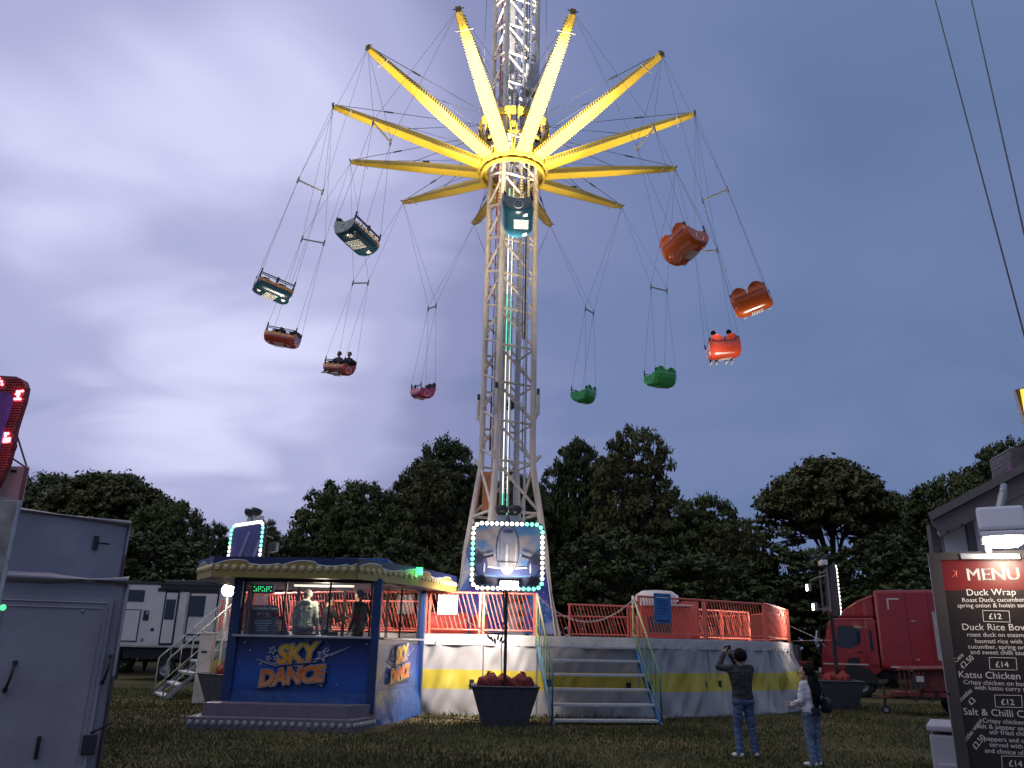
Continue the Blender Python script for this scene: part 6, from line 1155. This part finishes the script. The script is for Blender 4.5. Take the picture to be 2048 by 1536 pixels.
def menu():
    P = at(1856, 1107, 4.0); c = V((P.x, P.y, 0)); q = lambda x, y, o=0.: onp(x, y, P, KN, o); t = thing('menu_board', 'black framed menu board with white dishes and chalk prices', 'menu board', (P.x, P.y, 0)); W = .70; z1 = P.z; z0 = .62
    a = c; fr = .05
    def pan(nm, x0, x1, za, zb, th, m, o): return slab(nm, [a + KU * x0 + UP * za + KN * o, a + KU * x1 + UP * za + KN * o, a + KU * x1 + UP * zb + KN * o, a + KU * x0 + UP * zb + KN * o], th, m, t)
    pan('back', 0, W, z0, z1, .03, 'menu_frame', -.015); pan('frame_side', 0, fr, z0, z1, .022, 'menu_frame', .011); pan('frame_side', W - fr, W, z0, z1, .022, 'menu_frame', .011); pan('frame_top', fr, W - fr, z1 - .035, z1, .022, 'menu_frame', .0112); pan('frame_bottom', fr, W - fr, z0, z0 + .06, .022, 'menu_frame', .0112); rod('edge_strip', a + UP * z0 + KN * .012, a + UP * z1 + KN * .012, .004, 'bare_alu', t)
    ft = q(1990, 1180).z; pan('menu_sheet', fr, W - fr, z0 + .06, ft - .0, .004, 'menu_black', .003); pan('menu_header', fr, W - fr, ft, z1 - .035, .004, 'menu_red', .0032)
    for x in (.06, W - .06): rod('leg', a + KU * x + UP * z0, V((0, 0, 0)) + a + KU * x - KN * .1 + UP * -.03, .022, 'menu_frame', t, 4)
    S_ = .00225
    def tx(s, x, y, cap, m='menu_text', rot=0., al='LEFT', bold=0.):
        p = q(x, y, .008); u = KU * math.cos(rot) + UP * math.sin(rot); v = UP * math.cos(rot) - KU * math.sin(rot); text('lettering', s, p, u, v, cap * S_ / .70, m, t, al, bold=bold)
    tx('MENU', 1933, 1161, 25); tx('MENU', 1934.2, 1161, 25)
    L = [('Duck Wrap', 1933, 1191, 13.2), ('Roast Duck, cucumber,', 1924, 1204, 8.6), ('spring onion & hoisin sauce', 1915, 1215, 8.6), ('Duck Rice Bowl', 1924, 1260, 13.2), ('roast duck on steamed', 1934, 1273, 8.6), ('basmati rice with', 1950, 1286, 8.6), ('cucumber, spring onion', 1936, 1297, 8.6), ('and sweet chilli sauce', 1941, 1308, 8.6), ('Katsu Chicken Curry', 1917, 1355, 13.2), ('Crispy chicken on basmati rice', 1927, 1368, 8.6), ('with katsu curry sauce', 1949, 1379, 8.6), ('Salt & Chilli Chicken', 1927, 1429, 13.2), ('Crispy chicken with', 1965, 1445, 8.6), ('salt & pepper seasoning,', 1955, 1456, 8.6), ('stir fried chillis,', 1979, 1468, 8.6), ('peppers and onions', 1968, 1481, 8.6), ('served with rice', 1979, 1493, 8.6), ('and choice of sauce', 1970, 1505, 8.6)]
    for s, x, y, h in L: tx(s, x, y, h)
    for s, x, y, h, r in (('Cans', 1912, 1326, 8, R(42)), ('£2.50', 1926, 1338, 10, R(42)), ('Bottles', 1922, 1404, 8, R(42)), ('£3', 1942, 1411, 10, R(42)), ('Bottles water', 1928, 1490, 8, R(50)), ('£2.50', 1952, 1500, 10, R(50))): tx(s, x, y, h, 'chalk', r)
    for x0, y0, x1, y1, s in ((1965, 1221, 2018, 1244, '£12'), (1978, 1315, 2032, 1340, '£14'), (1989, 1390, 2043, 1415, '£12'), (2003, 1512, 2060, 1538, '£14')):
        k = [q(x0, y0, .008), q(x1, y0 + 1, .008), q(x1 + 2, y1, .008), q(x0 + 2, y1 - 1, .008)]
        for i in range(4): rod('price_box', k[i], k[(i + 1) % 4], .0013, 'chalk', t, 4)
        tx(s, (x0 + x1) / 2 - 14, y1 - 6, 11, 'chalk')
    for x, mir in ((1913, -1), (2028, 1)):
        for pts in (((0, 0), (0, 14)), ((0, 6), (7 * mir, 14)), ((1 * mir, 7), (8 * mir, 0))): rod('mark_stroke', q(x + pts[0][0], 1154 - pts[0][1], .008), q(x + pts[1][0], 1154 - pts[1][1], .008), .0012, 'rail_red', t, 4)
    bulb('bolt', q(1896, 1386, .024), KN, .007, 'black', t)
    pl = slab('clip_plate', [q(1919, 1107, .03), q(2040, 1107, .03), q(2042, 1119, .03), q(1922, 1119, .03)], .012, 'bare_alu', t, bev=.003)
    # floodlight over the board
    c0 = q(1976, 1094, .06); lt = thing('menu_floodlight', 'boxy white floodlight glowing above the menu board', 'lamp', tuple(c0)); c0 = q(2003, 1048, .22); rz = R(-29)
    box('bracket_foot', q(1976, 1096, .03), (.03, .05, .05), 'cream_paint', lt, rz=rz); rod('bracket_arm', q(1976, 1092, .03), q(1990, 1075, .15), .008, 'dark_metal', lt)
    M = Matrix.Rotation(rz, 4, 'Z') @ Matrix.Rotation(R(-14), 4, 'X'); mat('lamp_shell', (.60, .58, .64), .4, var=.05); box('housing', c0 + UP * .012, (.19, .10, .115), 'lamp_shell', lt, rot=M, bev=.015); h2 = box('visor', c0 - UP * .062 + KN * .01, (.185, .12, .022), 'lamp_shell', lt, rot=M, bev=.006)
    vs, fs = lathe_geo([(.0, -.028), (.05, -.024), (.078, -.008), (.082, .01)], 20); mk('lens', [c0 + V((0, 0, -.075)) + (KU * (v.x * 1.0) + KN * (v.y * .7) + UP * v.z * 1.2) for v in vs], fs, 'lamp_glow', lt, smooth=True)
    for x in (-.055, .055): bulb('screw', c0 + KU * x + KN * .052 - UP * .03, KN, .006, 'grey_metal', lt)
    rod('conduit', c0 + UP * .06 - KN * .02, c0 + UP * .15 - KN * .08 + KU * .03, .018, 'grey_metal', lt); rod('conduit', c0 + UP * .15 - KN * .08 + KU * .03, c0 + UP * .22 - KN * .28 + KU * .05, .016, 'grey_metal', lt)
    lamp_light('menu_light', 'SPOT', c0 - UP * .13 + KN * .04, c0 - UP * .7 - KN * .2, 3.8, (1, .78, .48), lt, size=.05, spot=150, blend=.7); lamp_light('menu_spill', 'SPOT', c0 - UP * .13, c0 - UP * .1 - KN * 1.0, 4.5, (1, .86, .66), lt, size=.05, spot=160)
    # cabinet below
    b0 = at(1857, 1460, 4.7); cb = thing('steel_cabinet', 'small pale metal cabinet with a knob under the menu board', 'cabinet', (b0.x + .3, 4.8, 0)); mat('cabinet_paint', (.40, .38, .44), .45, var=.08)
    with frame((b0.x, 4.7, 0), R(-29)): box('body', (.3, .25, b0.z / 2 - .02), (.6, .5, b0.z), 'cabinet_paint', cb, bev=.012); box('lid', (.3, .25, b0.z + .01), (.62, .52, .03), 'cabinet_paint', cb, bev=.008); box('door', (.3, -.01, b0.z / 2 - .06), (.54, .02, b0.z - .2), 'cabinet_paint', cb); rod('knob', (.13, -.02, b0.z - .16), (.17, -.03, b0.z - .16), .022, 'bare_alu', cb)
menu()
tag(tube('ground_cable', [(-2.35, 21.5, .0), (-2.2, 21.1, .0), (-1.9, 20.8, .005), (-1.5, 20.9, .0), (-1.1, 20.5, .005), (-.75, 20.35, .0), (-.4, 20.3, .02)], .016, 'black', None, 6), 'black cable lying on the grass between booth and aeroplane sign tub', 'cable')
# ------------------------------------------------------------------ overhead cables, far lamp
for (x0, x1, y1, yy, lb) in ((1872, 2049, 672, 12, 'black overhead cable crossing the sky, outer one of two'), (1946, 2049, 470, 12, 'black overhead cable crossing the sky, inner one of two')):
    a, b = at(x0 - 12, -40, 14), at(x1, y1, 9.5); e = b + (b - a) * .35; m = a.lerp(b, .5) - V((0, 0, .06)); tag(tube('overhead_cable', [a + (a - b) * .15, a, a.lerp(m, .5) - V((0, 0, .015)), m, m.lerp(b, .5) - V((0, 0, .015)), b, e], .011, 'black', None, 6), lb, 'cable', 'overhead cables')
def far_lamp():
    p = at(605, 1035, 80); t = thing('street_lamp', 'thin distant street lamp post in the skyline gap', 'street lamp', (p.x, 80, 0)); rod('post', (p.x, 80, -.03), (p.x, 80, p.z), .12, 'black', t); box('lamp_head', (p.x - .45, 80, p.z), (1.5, .4, .16), 'black', t, bev=.04)
far_lamp()

# ------------------------------------------------------------------ the two people on the grass
c = gr(1494, 1513)
with frame((c.x, c.y, -.02), R(8)):
    J = stand(1.70, shL=(-.20, .0, 1.42), shR=(.17, .02, 1.42), elL=(-.36, .14, 1.44), wrL=(-.20, .24, 1.66), elR=(.10, .30, 1.40), wrR=(-.06, .30, 1.64), handL=(.35, .25, .9), handR=(-.35, .2, .9), palmL=(.6, .5, 0), palmR=(-.6, .5, 0), head=(-.01, .02, 1.615), face=(-.25, .9, .38), hup=(0, -.35, .95), hipL=(-.10, -.01, .90), hipR=(.08, 0, .90), knL=(-.12, .03, .48), knR=(.12, .04, .48), anL=(-.13, -.03, .08), anR=(.18, .02, .08), toeL=(-.19, .10, .035), toeR=(.23, .15, .035))
    person('man in dark sweater and blue jeans raising a phone overhead', J, dict(skin='skin_tan', top='shirt_charcoal', legs='jeans', shoes='shoe_white'), vox=.0085, s=1.0, head_r=1.1)
    t = thing('phone', 'dark phone held up in the raised hands of the man', 'phone', (-.11, .30, 1.72)); M = Matrix.Rotation(R(25), 4, 'X') @ Matrix.Rotation(R(20), 4, 'Z'); box('case', (-.11, .29, 1.745), (.155, .012, .075), 'black', t, rot=M, bev=.005); box('screen', (-.11, .282, 1.745), (.145, .003, .066), 'dark_glass', t, rot=M, bev=0)
c = gr(1632, 1531)
with frame((c.x, c.y, -.02), R(32)):
    J = stand(1.50, shL=(-.17, 0, 1.38), shR=(.17, 0, 1.38), elL=(-.25, .02, 1.10), wrL=(-.20, .24, 1.02), handL=(.5, .8, .05), elR=(.24, -.02, 1.10), wrR=(.16, .22, 1.02), face=(-.35, .9, .18), head=(0, .03, 1.585), anL=(-.08, -.02, .08), anR=(.10, .02, .08), toeL=(-.10, .14, .035), toeR=(.12, .17, .035), knL=(-.08, .03, .48), knR=(.09, .04, .48))
    t = person('woman with long black hair in white hooded top and blue jeans', J, dict(skin='skin_light', top='hoodie_white', legs='jeans_pale', shoes='shoe_white'), vox=.0085, hair='long', s=.95, head_r=1.08)
    f = 1.5 / 1.72; vs, fs = lathe_geo([(.10, .0), (.150, .0), (.156, .04), (.158, .09), (.152, .12), (.10, .13)], 24, (0, 0, .86 * f)); mk('shirt_hem', [V((v.x * 1.10, v.y * .84, v.z)) for v in vs], fs, 'shirt_black', t, smooth=True)
    b = thing('shoulder_bag', 'black shoulder bag hanging at the hip of the woman', 'bag', (.22, -.08, .78)); bm = bmesh.new(); bmesh.ops.create_icosphere(bm, subdivisions=3, radius=1)
    for v in bm.verts: k = 1 + .08 * noise.noise(v.co * 3); v.co = V((.235 + v.co.x * .065 * k, -.10 + v.co.y * .13 * k, .90 + (abs(v.co.z) ** .7 * (1 if v.co.z > 0 else -1)) * .12 * k))
    bm_obj('pouch', bm, 'black', b, smooth=True); tube('strap', [(.23, -.10, 1.0), (.215, -.09, 1.12), (.17, -.06, 1.24), (.05, -.08, 1.28), (-.08, .0, 1.30), (-.14, .1, 1.2)], .010, 'black', b, 6)
S.cycles.use_denoising = True
